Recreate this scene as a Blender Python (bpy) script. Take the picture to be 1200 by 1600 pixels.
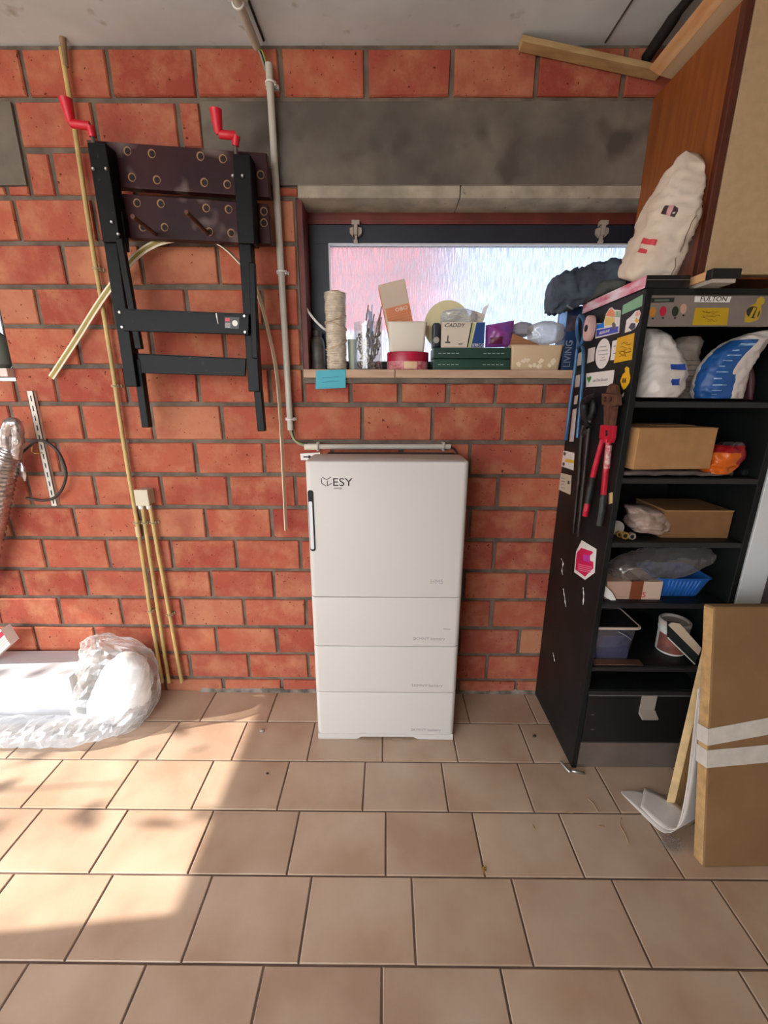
import bpy, bmesh, math, random
from mathutils import Vector, Matrix, noise, Euler
random.seed(7)
V = Vector
PI = math.pi
scene = bpy.context.scene
COL = scene.collection
for o in list(bpy.data.objects): bpy.data.objects.remove(o)

# ------------------------------------------------------------------ camera
F, PITCH, ROLL, YAW, HC, DC = 651.59, .27248, .00334, -.00561, 1.46747, 1.81572
def cam_axes():
    c, s = math.cos(YAW), math.sin(YAW)
    right = V((c, -s, 0)); fh = V((s, c, 0)); up = V((0, 0, 1))
    fwd = fh*math.cos(PITCH) - up*math.sin(PITCH)
    down = -up*math.cos(PITCH) - fh*math.sin(PITCH)
    cr, sr = math.cos(ROLL), math.sin(ROLL)
    return right*cr - down*sr, right*sr + down*cr, fwd
CR, CD, CF = cam_axes()
CPOS = V((0, -DC, HC))
cd = bpy.data.cameras.new('camera'); cam = bpy.data.objects.new('camera', cd); COL.objects.link(cam)
cd.sensor_fit = 'HORIZONTAL'; cd.sensor_width = 36; cd.lens = 36*F/1200; cd.clip_start = .02
M = Matrix.Identity(4)
for i in range(3):
    M[i][0] = CR[i]; M[i][1] = -CD[i]; M[i][2] = -CF[i]; M[i][3] = CPOS[i]
cam.matrix_world = M
scene.camera = cam
def ray(px, py): return CF + CR*((px-600)/F) + CD*((py-800)/F)
def at(px, py, Y=0.):            # point of the upright plane at depth Y
    r = ray(px, py); return CPOS + r*((Y-CPOS.y)/r.y)
def atx(px, py, X):              # point of the upright plane at X
    r = ray(px, py); return CPOS + r*((X-CPOS.x)/r.x)
def atz(px, py, Z=0.):           # point of a level plane
    r = ray(px, py); return CPOS + r*((Z-CPOS.z)/r.z)

# ------------------------------------------------------------------ world, sun, exposure
def lin(c):
    r = []
    for v in c[:3]:
        v = v/255.; r.append(v/12.92 if v <= .04045 else ((v+.055)/1.055)**2.4)
    return (*r, 1.)
world = bpy.data.worlds.new('sky'); scene.world = world; world.use_nodes = True
bg = world.node_tree.nodes['Background']; bg.inputs[0].default_value = (.90, .95, 1., 1); bg.inputs[1].default_value = 2.15
SUN_DIR = V((1, .10, -.53)).normalized()
sl = bpy.data.lights.new('sun', 'SUN'); sl.energy = 3.2; sl.angle = math.radians(.38); sl.color = (1., .93, .82)
sun = bpy.data.objects.new('sun', sl); COL.objects.link(sun)
sun.location = (-6, -3, 5); sun.rotation_euler = SUN_DIR.to_track_quat('-Z', 'Y').to_euler()
vs = scene.view_settings
vs.view_transform = 'Standard'; vs.look = 'None'; vs.exposure = 1.78; vs.gamma = 1; vs.use_curve_mapping = False
scene.cycles.use_denoising = True

# ------------------------------------------------------------------ materials
MATS = {}
def mat(name, col, rough=.6, metal=0., var=0., vscale=8., bump=0., bscale=60., col2=None, stretch=(1, 1, 1), spec=.5,
        rand=0., coat=0., emit=0., alpha=1., trans=0., spots=None, spot_scale=30., spot_cut=.62):
    if name in MATS: return MATS[name]
    m = bpy.data.materials.new(name); m.use_nodes = True; nt = m.node_tree; N = nt.nodes; L = nt.links
    b = N['Principled BSDF']
    b.inputs['Roughness'].default_value = rough; b.inputs['Metallic'].default_value = metal
    b.inputs['Specular IOR Level'].default_value = spec; b.inputs['Coat Weight'].default_value = coat
    b.inputs['Alpha'].default_value = alpha; b.inputs['Transmission Weight'].default_value = trans
    b.inputs['Base Color'].default_value = lin(col)
    if emit:
        b.inputs['Emission Color'].default_value = lin(col); b.inputs['Emission Strength'].default_value = emit
    tc = N.new('ShaderNodeTexCoord'); mp = N.new('ShaderNodeMapping'); mp.inputs['Scale'].default_value = stretch
    L.new(tc.outputs['Object'], mp.inputs['Vector'])
    vec = mp.outputs['Vector']
    oi = N.new('ShaderNodeObjectInfo')
    add = N.new('ShaderNodeVectorMath'); add.operation = 'ADD'
    sc = N.new('ShaderNodeMath'); sc.operation = 'MULTIPLY'; sc.inputs[1].default_value = 37.
    L.new(oi.outputs['Random'], sc.inputs[0]); L.new(vec, add.inputs[0]); L.new(sc.outputs[0], add.inputs[1])
    vec = add.outputs['Vector']
    out = None
    if var or col2:
        nz = N.new('ShaderNodeTexNoise'); nz.inputs['Scale'].default_value = vscale; nz.inputs['Detail'].default_value = 5
        L.new(vec, nz.inputs['Vector'])
        mx = N.new('ShaderNodeMix'); mx.data_type = 'RGBA'
        ramp = N.new('ShaderNodeMapRange'); ramp.inputs[1].default_value = .35; ramp.inputs[2].default_value = .65
        L.new(nz.outputs['Fac'], ramp.inputs[0]); L.new(ramp.outputs[0], mx.inputs['Factor'])
        mx.inputs['A'].default_value = lin(col)
        mx.inputs['B'].default_value = lin(col2 if col2 else [c*(1-var) for c in col])
        out = mx.outputs['Result']
    if spots:
        n2 = N.new('ShaderNodeTexNoise'); n2.inputs['Scale'].default_value = spot_scale; n2.inputs['Detail'].default_value = 2
        L.new(vec, n2.inputs['Vector'])
        mr = N.new('ShaderNodeMapRange'); mr.inputs[1].default_value = spot_cut; mr.inputs[2].default_value = spot_cut+.12
        L.new(n2.outputs['Fac'], mr.inputs[0])
        m2 = N.new('ShaderNodeMix'); m2.data_type = 'RGBA'; L.new(mr.outputs[0], m2.inputs['Factor'])
        if out is None: m2.inputs['A'].default_value = lin(col)
        else: L.new(out, m2.inputs['A'])
        m2.inputs['B'].default_value = lin(spots); out = m2.outputs['Result']
    if rand:
        hs = N.new('ShaderNodeHueSaturation')
        mr = N.new('ShaderNodeMapRange'); mr.inputs[3].default_value = 1-rand; mr.inputs[4].default_value = 1+rand
        L.new(oi.outputs['Random'], mr.inputs[0]); L.new(mr.outputs[0], hs.inputs['Value'])
        m3 = N.new('ShaderNodeMath'); m3.operation = 'MULTIPLY'; m3.inputs[1].default_value = 7.31
        fr = N.new('ShaderNodeMath'); fr.operation = 'FRACT'; L.new(oi.outputs['Random'], m3.inputs[0]); L.new(m3.outputs[0], fr.inputs[0])
        mr2 = N.new('ShaderNodeMapRange'); mr2.inputs[3].default_value = .5-rand*.05; mr2.inputs[4].default_value = .5+rand*.05
        L.new(fr.outputs[0], mr2.inputs[0]); L.new(mr2.outputs[0], hs.inputs['Hue'])
        if out is None: hs.inputs['Color'].default_value = lin(col)
        else: L.new(out, hs.inputs['Color'])
        out = hs.outputs['Color']
    if out is not None: L.new(out, b.inputs['Base Color'])
    if bump:
        nb = N.new('ShaderNodeTexNoise'); nb.inputs['Scale'].default_value = bscale; nb.inputs['Detail'].default_value = 4
        L.new(vec, nb.inputs['Vector'])
        bp = N.new('ShaderNodeBump'); bp.inputs['Strength'].default_value = bump; bp.inputs['Distance'].default_value = .004
        L.new(nb.outputs['Fac'], bp.inputs['Height']); L.new(bp.outputs[0], b.inputs['Normal'])
    MATS[name] = m
    return m

def film_mat(name, tint=(235, 238, 240), opac=.35, rough=.15):
    if name in MATS: return MATS[name]
    m = bpy.data.materials.new(name); m.use_nodes = True; N = m.node_tree.nodes; L = m.node_tree.links
    N.remove(N['Principled BSDF']); o = N['Material Output']
    tr = N.new('ShaderNodeBsdfTransparent'); tr.inputs[0].default_value = (.97, .97, .97, 1)
    di = N.new('ShaderNodeBsdfDiffuse'); di.inputs[0].default_value = lin(tint)
    tl = N.new('ShaderNodeBsdfTranslucent'); tl.inputs[0].default_value = lin(tint)
    gl = N.new('ShaderNodeBsdfGlossy'); gl.inputs[1].default_value = rough
    lw = N.new('ShaderNodeLayerWeight'); lw.inputs[0].default_value = .45
    nz = N.new('ShaderNodeTexNoise'); nz.inputs['Scale'].default_value = 14; nz.inputs['Detail'].default_value = 5
    tc = N.new('ShaderNodeTexCoord'); L.new(tc.outputs['Object'], nz.inputs['Vector'])
    bp = N.new('ShaderNodeBump'); bp.inputs['Strength'].default_value = .5; bp.inputs['Distance'].default_value = .01
    L.new(nz.outputs['Fac'], bp.inputs['Height'])
    for n in (di, gl): L.new(bp.outputs[0], n.inputs['Normal'])
    L.new(bp.outputs[0], lw.inputs['Normal'])
    a1 = N.new('ShaderNodeMixShader'); a1.inputs[0].default_value = .5; L.new(di.outputs[0], a1.inputs[1]); L.new(tl.outputs[0], a1.inputs[2])
    mr = N.new('ShaderNodeMapRange'); mr.inputs[3].default_value = opac*.6; mr.inputs[4].default_value = min(1., opac*1.9)
    L.new(lw.outputs['Facing'], mr.inputs[0])
    a2 = N.new('ShaderNodeMixShader'); L.new(mr.outputs[0], a2.inputs[0]); L.new(tr.outputs[0], a2.inputs[1]); L.new(a1.outputs[0], a2.inputs[2])
    a3 = N.new('ShaderNodeMixShader'); a3.inputs[0].default_value = .12; L.new(a2.outputs[0], a3.inputs[1]); L.new(gl.outputs[0], a3.inputs[2])
    L.new(a3.outputs[0], o.inputs['Surface'])
    MATS[name] = m
    return m

def pane_mat(name):
    # rippled figured glass: streaky vertical relief, part clear refraction, part milky scatter
    m = bpy.data.materials.new(name); m.use_nodes = True; N = m.node_tree.nodes; L = m.node_tree.links
    N.remove(N['Principled BSDF']); o = N['Material Output']
    tc = N.new('ShaderNodeTexCoord'); mp = N.new('ShaderNodeMapping'); mp.inputs['Scale'].default_value = (1, 1, .075)
    L.new(tc.outputs['Object'], mp.inputs['Vector'])
    nz = N.new('ShaderNodeTexNoise'); nz.inputs['Scale'].default_value = 230; nz.inputs['Detail'].default_value = 3
    L.new(mp.outputs[0], nz.inputs['Vector'])
    bp = N.new('ShaderNodeBump'); bp.inputs['Strength'].default_value = .8; bp.inputs['Distance'].default_value = .004
    L.new(nz.outputs['Fac'], bp.inputs['Height'])
    rf = N.new('ShaderNodeBsdfRefraction'); rf.inputs['Color'].default_value = (.47, .50, .55, 1); rf.inputs['Roughness'].default_value = .12; rf.inputs['IOR'].default_value = 1.3
    L.new(bp.outputs[0], rf.inputs['Normal'])
    tl = N.new('ShaderNodeBsdfTranslucent'); tl.inputs[0].default_value = (.19, .21, .25, 1)
    gl = N.new('ShaderNodeBsdfGlossy'); gl.inputs[1].default_value = .2; L.new(bp.outputs[0], gl.inputs['Normal'])
    mr = N.new('ShaderNodeMapRange'); mr.inputs[1].default_value = .42; mr.inputs[2].default_value = .58
    mr.inputs[3].default_value = .25; mr.inputs[4].default_value = .75
    L.new(nz.outputs['Fac'], mr.inputs[0])
    a = N.new('ShaderNodeMixShader'); L.new(mr.outputs[0], a.inputs[0]); L.new(rf.outputs[0], a.inputs[1]); L.new(tl.outputs[0], a.inputs[2])
    a2 = N.new('ShaderNodeMixShader'); a2.inputs[0].default_value = .05; L.new(a.outputs[0], a2.inputs[1]); L.new(gl.outputs[0], a2.inputs[2])
    L.new(a2.outputs[0], o.inputs['Surface'])
    MATS[name] = m
    return m

def brick_mat():
    m = bpy.data.materials.new('brick_clay'); m.use_nodes = True; nt = m.node_tree; N = nt.nodes; L = nt.links
    b = N['Principled BSDF']; b.inputs['Roughness'].default_value = .82; b.inputs['Specular IOR Level'].default_value = .25
    tc = N.new('ShaderNodeTexCoord'); oi = N.new('ShaderNodeObjectInfo')
    sc = N.new('ShaderNodeMath'); sc.operation = 'MULTIPLY'; sc.inputs[1].default_value = 53.
    L.new(oi.outputs['Random'], sc.inputs[0])
    add = N.new('ShaderNodeVectorMath'); add.operation = 'ADD'; L.new(tc.outputs['Object'], add.inputs[0]); L.new(sc.outputs[0], add.inputs[1])
    vec = add.outputs['Vector']
    cr = N.new('ShaderNodeValToRGB'); e = cr.color_ramp.elements
    e[0].position = 0.; e[0].color = lin((152, 68, 54)); e[1].position = 1.; e[1].color = lin((186, 122, 92))
    for p, c in ((.3, (168, 84, 64)), (.6, (178, 96, 72)), (.82, (160, 76, 62))):
        x = e.new(p); x.color = lin(c)
    L.new(oi.outputs['Random'], cr.inputs[0])
    nz = N.new('ShaderNodeTexNoise'); nz.inputs['Scale'].default_value = 9; nz.inputs['Detail'].default_value = 6; nz.inputs['Roughness'].default_value = .65
    L.new(vec, nz.inputs['Vector'])
    mr = N.new('ShaderNodeMapRange'); mr.inputs[1].default_value = .42; mr.inputs[2].default_value = .72; mr.inputs[4].default_value = .75
    L.new(nz.outputs['Fac'], mr.inputs[0])
    mx = N.new('ShaderNodeMix'); mx.data_type = 'RGBA'; L.new(mr.outputs[0], mx.inputs['Factor']); L.new(cr.outputs[0], mx.inputs['A'])
    mx.inputs['B'].default_value = lin((192, 132, 98))
    n3 = N.new('ShaderNodeTexNoise'); n3.inputs['Scale'].default_value = 6; n3.inputs['Detail'].default_value = 4
    off = N.new('ShaderNodeVectorMath'); off.operation = 'ADD'; off.inputs[1].default_value = (11, 3, 5); L.new(vec, off.inputs[0]); L.new(off.outputs[0], n3.inputs['Vector'])
    mr3 = N.new('ShaderNodeMapRange'); mr3.inputs[1].default_value = .5; mr3.inputs[2].default_value = .75; mr3.inputs[4].default_value = .6
    L.new(n3.outputs['Fac'], mr3.inputs[0])
    mx3 = N.new('ShaderNodeMix'); mx3.data_type = 'RGBA'; L.new(mr3.outputs[0], mx3.inputs['Factor']); L.new(mx.outputs['Result'], mx3.inputs['A'])
    mx3.inputs['B'].default_value = lin((138, 54, 48))
    n2 = N.new('ShaderNodeTexNoise'); n2.inputs['Scale'].default_value = 75; n2.inputs['Detail'].default_value = 3
    L.new(vec, n2.inputs['Vector'])
    mr2 = N.new('ShaderNodeMapRange'); mr2.inputs[1].default_value = .68; mr2.inputs[2].default_value = .72
    L.new(n2.outputs['Fac'], mr2.inputs[0])
    m2 = N.new('ShaderNodeMix'); m2.data_type = 'RGBA'; L.new(mr2.outputs[0], m2.inputs['Factor']); L.new(mx3.outputs['Result'], m2.inputs['A'])
    m2.inputs['B'].default_value = lin((92, 34, 26)); L.new(m2.outputs['Result'], b.inputs['Base Color'])
    nb = N.new('ShaderNodeTexNoise'); nb.inputs['Scale'].default_value = 70; nb.inputs['Detail'].default_value = 6; L.new(vec, nb.inputs['Vector'])
    bp = N.new('ShaderNodeBump'); bp.inputs['Strength'].default_value = .35; bp.inputs['Distance'].default_value = .004
    L.new(nb.outputs['Fac'], bp.inputs['Height']); L.new(bp.outputs[0], b.inputs['Normal'])
    MATS['brick_clay'] = m
    return m

MORTAR = mat('mortar', (122, 108, 96), .95, var=.25, vscale=14, bump=.5, bscale=60)
BRICK = brick_mat()
CONC = mat('lintel_concrete', (120, 110, 100), .95, col2=(92, 83, 75), vscale=5, bump=.4, bscale=25, spots=(80, 71, 63), spot_scale=6, spot_cut=.60)
PALECONC = mat('pale_concrete', (176, 164, 146), .9, var=.2, vscale=11, bump=.3, spots=(110, 98, 84), spot_scale=38, spot_cut=.68)
CEIL = mat('ceiling_concrete', (218, 226, 232), .95, col2=(198, 204, 208), vscale=3.2, bump=.2, bscale=18, spots=(172, 172, 168), spot_scale=16, spot_cut=.68)
TILE = mat('tile_beige', (178, 148, 125), .42, col2=(198, 174, 152), vscale=4, bump=.06, bscale=90, rand=.05)
GROUT = mat('grout', (120, 100, 90), .95, var=.2)
KRAFT = mat('kraft_board', (176, 130, 84), .85, var=.07, vscale=20, bump=.05, bscale=120)
KRAFT2 = mat('brown_board', (140, 98, 58), .85, var=.1, vscale=12, bump=.05, bscale=120)
KRAFT_EDGE = mat('board_edge', (200, 158, 106), .85, var=.15, vscale=30)
BLACKP = mat('black_paint', (27, 30, 30), .45, spec=.25, var=.3, vscale=7, bump=.06, bscale=60, spots=(58, 60, 60), spot_scale=24, spot_cut=.7)
BLACKM = mat('black_matte', (16, 16, 17), .7)
BLACKGL = mat('black_enamel', (11, 10, 11), .42, spec=.18, var=.3, vscale=14, bump=.15, bscale=30, spots=(56, 54, 54), spot_scale=40, spot_cut=.7)
WHITEPL = mat('white_plastic', (228, 225, 220), .5)
GREYPVC = mat('grey_pvc', (196, 188, 176), .45, var=.06)
YELPVC = mat('yellowed_pvc', (206, 176, 112), .45, var=.14, vscale=9)
PALEWOOD = mat('pale_wood', (206, 172, 122), .7, col2=(180, 140, 92), vscale=6, stretch=(1, 1, 8), bump=.1)
ORWOOD = mat('orange_wood', (208, 146, 92), .7, col2=(226, 186, 140), vscale=5, stretch=(6, 1, 6))
BRWOOD = mat('brown_veneer', (150, 84, 40), .35, col2=(126, 66, 30), vscale=10, stretch=(5, 5, .4), bump=.04)
DKWOOD = mat('dark_veneer', (92, 40, 26), .35, var=.2)
BEIGE = mat('beige_laminate', (196, 166, 128), .55, var=.05, vscale=40, bump=.06, bscale=300)
WHITE = mat('white_paper', (236, 232, 226), .7)
STEEL = mat('steel', (190, 188, 184), .35, .9)
RUST = mat('rusty_iron', (112, 74, 56), .7, .4, col2=(84, 54, 44), vscale=40, bump=.3)
RED = mat('red_plastic', (206, 24, 46), .4)
FILM = film_mat('clear_film', opac=.24)
FILMW = film_mat('milky_film', (232, 238, 246), .42)
CLEAR = film_mat('clear_jar', (225, 232, 235), .07, .05)

# ------------------------------------------------------------------ mesh building
class MB:
    def __init__(s): s.v = []; s.f = []; s.m = []
    def add(s, vs, fs, mi=0):
        k = len(s.v); s.v += [V(p) for p in vs]; s.f += [[i+k for i in f] for f in fs]
        s.m += (list(mi) if isinstance(mi, (list, tuple)) else [mi]*len(fs)); return s
    def box(s, x0, x1, y0, y1, z0, z1, mi=0, M=None):
        vs = [V((x, y, z)) for z in (z0, z1) for y in (y0, y1) for x in (x0, x1)]
        if M is not None: vs = [M @ p for p in vs]
        return s.add(vs, [(0, 2, 3, 1), (4, 5, 7, 6), (0, 1, 5, 4), (2, 6, 7, 3), (0, 4, 6, 2), (1, 3, 7, 5)], mi)
    def cbox(s, x0, x1, y0, y1, z0, z1, c=.004, mi=0, M=None):      # chamfered on every edge
        bm = bmesh.new(); bmesh.ops.create_cube(bm, size=1)
        for v in bm.verts: v.co = V(((x0+x1)/2+v.co.x*(x1-x0), (y0+y1)/2+v.co.y*(y1-y0), (z0+z1)/2+v.co.z*(z1-z0)))
        bmesh.ops.bevel(bm, geom=bm.edges[:], offset=c, segments=2, affect='EDGES', profile=.5)
        return s.bm(bm, mi, M)
    def bm(s, bm, mi=0, M=None):
        bm.verts.index_update()
        vs = [(M @ v.co if M is not None else v.co.copy()) for v in bm.verts]
        fs = [[v.index for v in f.verts] for f in bm.faces]; bm.free(); return s.add(vs, fs, mi)
    def prism(s, pts, d, mi=0):            # polygon points + extrusion vector
        n = len(pts); d = V(d); a = [V(p) for p in pts]; b = [p+d for p in a]
        fs = [list(range(n)), list(range(2*n-1, n-1, -1))] + [(i, i+n, (i+1) % n+n, (i+1) % n) for i in range(n)]
        return s.add(a+b, fs, mi)
    def tube(s, path, r, n=10, mi=0, cap=True, closed=False):
        P = [V(p) for p in path]; R = r if isinstance(r, (list, tuple)) else [r]*len(P)
        vs = []; fs = []; m = len(P); prev = None
        for i, p in enumerate(P):
            a = P[(i-1) % m] if (i or closed) else p; b = P[(i+1) % m] if (i < m-1 or closed) else p
            t = (b-a).normalized()
            if prev is None: u = t.orthogonal().normalized()
            else: u = (prev-t*prev.dot(t)); u = u.normalized() if u.length > 1e-6 else t.orthogonal().normalized()
            prev = u; w = t.cross(u)
            vs += [p+(u*math.cos(2*PI*k/n)+w*math.sin(2*PI*k/n))*R[i] for k in range(n)]
        for i in range(m if closed else m-1):
            j = (i+1) % m
            fs += [(i*n+k, i*n+(k+1) % n, j*n+(k+1) % n, j*n+k) for k in range(n)]
        if cap and not closed: fs += [list(range(n-1, -1, -1)), list(range((m-1)*n, m*n))]
        return s.add(vs, fs, mi)
    def lathe(s, prof, c, n=28, mi=0, sy=1., M=None):     # prof [(r,z)], about Z through c
        vs = []; fs = []; m = len(prof); c = V(c)
        for r, z in prof:
            for k in range(n):
                p = V((r*math.cos(2*PI*k/n), r*sy*math.sin(2*PI*k/n), z))
                vs.append(c+(M @ p if M is not None else p))
        for i in range(m-1): fs += [(i*n+k, i*n+(k+1) % n, (i+1)*n+(k+1) % n, (i+1)*n+k) for k in range(n)]
        if prof[0][0] > 1e-5: fs.append(list(range(n-1, -1, -1)))
        if prof[-1][0] > 1e-5: fs.append(list(range((m-1)*n, m*n)))
        return s.add(vs, fs, mi)
    def grid(s, fn, nu, nv, mi=0, mf=None):
        vs = [fn(i/nu, j/nv) for j in range(nv+1) for i in range(nu+1)]; fs = []; ms = []
        for j in range(nv):
            for i in range(nu):
                k = j*(nu+1)+i; fs.append((k, k+1, k+nu+2, k+nu+1)); ms.append(mf((i+.5)/nu, (j+.5)/nv) if mf else mi)
        return s.add(vs, fs, ms)
ORG = {}
def obj(name, mb, mats, parent=None, org=None, smooth=False, solid=0., bevel=0., thick_off=0.):
    if not mb.v: raise ValueError(name)
    lo = V([min(p[i] for p in mb.v) for i in range(3)]); hi = V([max(p[i] for p in mb.v) for i in range(3)])
    if org is None: org = V(((lo.x+hi.x)/2, (lo.y+hi.y)/2, lo.z))
    org = V(org)
    me = bpy.data.meshes.new(name); me.from_pydata([p-org for p in mb.v], [], mb.f)
    if not isinstance(mats, (list, tuple)): mats = [mats]
    for m in mats: me.materials.append(m)
    me.polygons.foreach_set('material_index', mb.m)
    bm = bmesh.new(); bm.from_mesh(me); bmesh.ops.remove_doubles(bm, verts=bm.verts, dist=1e-6)
    bmesh.ops.recalc_face_normals(bm, faces=bm.faces); bm.to_mesh(me); bm.free()
    if smooth:
        me.polygons.foreach_set('use_smooth', [True]*len(me.polygons))
        if smooth is not True: me.set_sharp_from_angle(angle=math.radians(smooth))
    me.update()
    o = bpy.data.objects.new(name, me); COL.objects.link(o)
    if solid:
        md = o.modifiers.new('solid', 'SOLIDIFY'); md.thickness = solid; md.offset = thick_off
    if bevel:
        md = o.modifiers.new('bevel', 'BEVEL'); md.width = bevel; md.segments = 2; md.limit_method = 'ANGLE'
    if parent is not None:
        o.parent = parent; o.location = org-ORG[parent.name]
    else: o.location = org
    ORG[o.name] = org
    return o
def tag(o, label, cat, group=None, kind=None):
    o['label'] = label; o['category'] = cat
    if group: o['group'] = group
    if kind: o['kind'] = kind
    return o
def struct(o, label=None, cat=None):
    o['kind'] = 'structure'
    if label: o['label'] = label
    if cat: o['category'] = cat
    return o
def thing(name, label, cat, loc, group=None):
    o = bpy.data.objects.new(name, None); COL.objects.link(o); o.location = V(loc); ORG[o.name] = V(loc); o.empty_display_size = .05
    return tag(o, label, cat, group)
def text(name, body, loc, size, m, parent, rot=(PI/2, 0, 0), sx=1., shear=0., extrude=.0004, align='LEFT', rot2=0.):
    cu = bpy.data.curves.new(name, 'FONT'); cu.body = body; cu.size = size; cu.shear = shear; cu.align_x = align; cu.extrude = extrude
    cu.resolution_u = 3
    t = bpy.data.objects.new('tmp', cu); COL.objects.link(t)
    bpy.context.view_layer.update()
    me = bpy.data.meshes.new_from_object(t.evaluated_get(bpy.context.evaluated_depsgraph_get()))
    bpy.data.objects.remove(t)
    R = Euler(rot).to_matrix().to_4x4() @ Matrix.Rotation(rot2, 4, 'Z') @ Matrix.Diagonal((sx, 1, 1, 1))
    mb = MB().add([V(loc)+R @ v.co for v in me.vertices], [list(p.vertices) for p in me.polygons])
    return obj(name, mb, m, parent)
def catmull(P, t):
    n = len(P)-1; x = min(max(t, 0), 1)*n; i = min(int(x), n-1); u = x-i
    p0 = P[max(i-1, 0)]; p1 = P[i]; p2 = P[i+1]; p3 = P[min(i+2, n)]
    return .5*((2*p1)+(p2-p0)*u+(2*p0-5*p1+4*p2-p3)*u*u+(3*p1-p0-3*p2+p3)*u*u*u)
def smoothpath(P, n=24):
    P = [V(p) for p in P]; return [catmull(P, i/n) for i in range(n+1)]
class Loft:
    # stations (centre, half-width vector, half-depth vector); superellipse rings with crumple noise
    def __init__(s, st, e=2.4, amp=.006, freq=14, seed=0, crease=.6):
        s.c = [V(a) for a, _, _ in st]; s.a = [V(b) for _, b, _ in st]; s.b = [V(c) for _, _, c in st]
        s.e = e; s.amp = amp; s.freq = freq; s.seed = V((seed*3.1, seed*1.7, seed*.9)); s.crease = crease
    def p(s, u, v):       # u around 0..1 (0.75 faces -b), v along
        c = catmull(s.c, v); a = catmull(s.a, v); b = catmull(s.b, v); an = 2*PI*u
        cx, sy = math.cos(an), math.sin(an); q = 2./s.e
        r = a*(math.copysign(abs(cx)**q, cx)) + b*(math.copysign(abs(sy)**q, sy))
        pt = c+r
        if s.amp:
            n1 = noise.noise(pt*s.freq+s.seed); n2 = 1-2*abs(noise.noise(pt*s.freq*1.9+s.seed+V((5, 5, 5))))
            d = s.amp*((1-s.crease)*n1*1.6+s.crease*n2)
            pt = pt+(r.normalized()*d if r.length > 1e-6 else V((0, 0, 0)))
        return pt
    def mesh(s, nu=36, nv=30, mf=None, cap=True):
        mb = MB(); vs = [s.p(i/nu, j/nv) for j in range(nv+1) for i in range(nu)]; fs = []; ms = []
        for j in range(nv):
            for i in range(nu):
                fs.append((j*nu+i, j*nu+(i+1) % nu, (j+1)*nu+(i+1) % nu, (j+1)*nu+i)); ms.append(mf((i+.5)/nu, (j+.5)/nv) if mf else 0)
        if cap:
            for j in (0, nv):
                k = len(vs); vs.append(sum((vs[j*nu+i] for i in range(nu)), V((0, 0, 0)))/nu)
                for i in range(nu):
                    fs.append((k, j*nu+i, j*nu+(i+1) % nu)); ms.append(mf((i+.5)/nu, j/nv) if mf else 0)
        return mb.add(vs, fs, ms)
    def patch(s, u0, u1, v0, v1, off=.0015, nu=8, nv=4):
        def fn(a, b):
            u = u0+(u1-u0)*a; v = v0+(v1-v0)*b
            p = s.p(u, v); du = s.p(u+.01, v)-p; dv = s.p(u, v+.01)-p
            n = du.cross(dv)
            n = n.normalized() if n.length > 1e-9 else V((0, -1, 0))
            if n.dot(p-catmull(s.c, v)) < 0: n = -n
            return p+n*off
        return MB().grid(fn, nu, nv)
def blob(c, rx, ry, rz, e=2.6, amp=.01, freq=14, seed=0, tilt=0., crease=.6):
    c = V(c); st = []
    for k in range(7):
        t = -1+2*k/6; w = max(.12, (1-abs(t)**2.6)**(1/2.6))
        st.append((c+V((tilt*rz*t, 0, rz*t)), V((rx*w, 0, 0)), V((0, ry*w, 0))))
    return Loft(st, e, amp, freq, seed, crease)

# ------------------------------------------------------------------ structure: back wall with its bricks
ZC = 2.634                       # ceiling
WX0, WX1 = -.347, 1.12           # window opening
LX1 = -1.558                     # right jamb of the second window, left
LX0 = -2.75
SILL_Z, HEAD_Z = 1.57, 2.181
mb = MB()
YF, YB = .009, .26
mb.box(-4.3, 2.0, YF, YB, -.02, 1.522)
mb.box(-4.3, 2.0, YF, YB, HEAD_Z, ZC)
for a, b in ((-4.3, LX0), (LX1, WX0), (WX1, 2.0)): mb.box(a, b, YF, YB, 1.522, HEAD_Z)
wall = struct(obj('wall_back', mb, MORTAR, org=(0, .13, 0)), 'red brick wall with grey mortar joints and a window', 'wall')
BEDS = [2.624, 2.478, 2.328, 2.179, 2.028, 1.878, 1.732, 1.580, 1.429, 1.274, 1.127, .978, .827, .672, .525, .371, .221, .074, -.01]
OFFS = [-.378, -.153, -.340, -.209, -.058, -.197, -.060, -.188, -.104, -.235, -.104, -.223, -.098, -.232, -.087, -.238, -.088, -.232]
def brick(x0, x1, z0, z1):
    if x1-x0 < .02 or z1-z0 < .008: return
    j = lambda s=.0022: random.uniform(-s, s)
    y = -.001+j(.0022); c = .0035
    q = [(x0+j(), z0+j()), (x1+j(), z0+j()), (x1+j(), z1+j()), (x0+j(), z1+j())]
    mx, mz = (x0+x1)/2, (z0+z1)/2
    ins = [(a+(c if a < mx else -c)+j(.001), b+(c if b < mz else -c)+j(.001)) for a, b in q]
    ty = [j(.0012) for _ in range(4)]
    vs = [V((a, .03, b)) for a, b in q]+[V((a, y+.005, b)) for a, b in q]+[V((ins[k][0], y+ty[k], ins[k][1])) for k in range(4)]
    fs = [(8, 9, 10, 11)]
    for k in range(4):
        n = (k+1) % 4; fs += [(k, n, 4+n, 4+k), (4+k, 4+n, 8+n, 8+k)]
    obj('brick', MB().add(vs, fs), BRICK, wall, org=(mx, .01, mz))
def course(z0, z1, spans, off, joint=.008):
    n0 = int((-2.8-off)/.3)-1
    for a, b in spans:
        xs = [a]+[x for x in (off+.3*k for k in range(n0, n0+22)) if a+.03 < x < b-.03]+[b]
        for k in range(len(xs)-1):
            brick(xs[k]+(joint+random.uniform(-.0015, .0015)), xs[k+1]-(joint+random.uniform(-.0015, .0015)), z0+.0085, z1-.0085)
XL, XR = -2.72, 1.62
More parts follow.
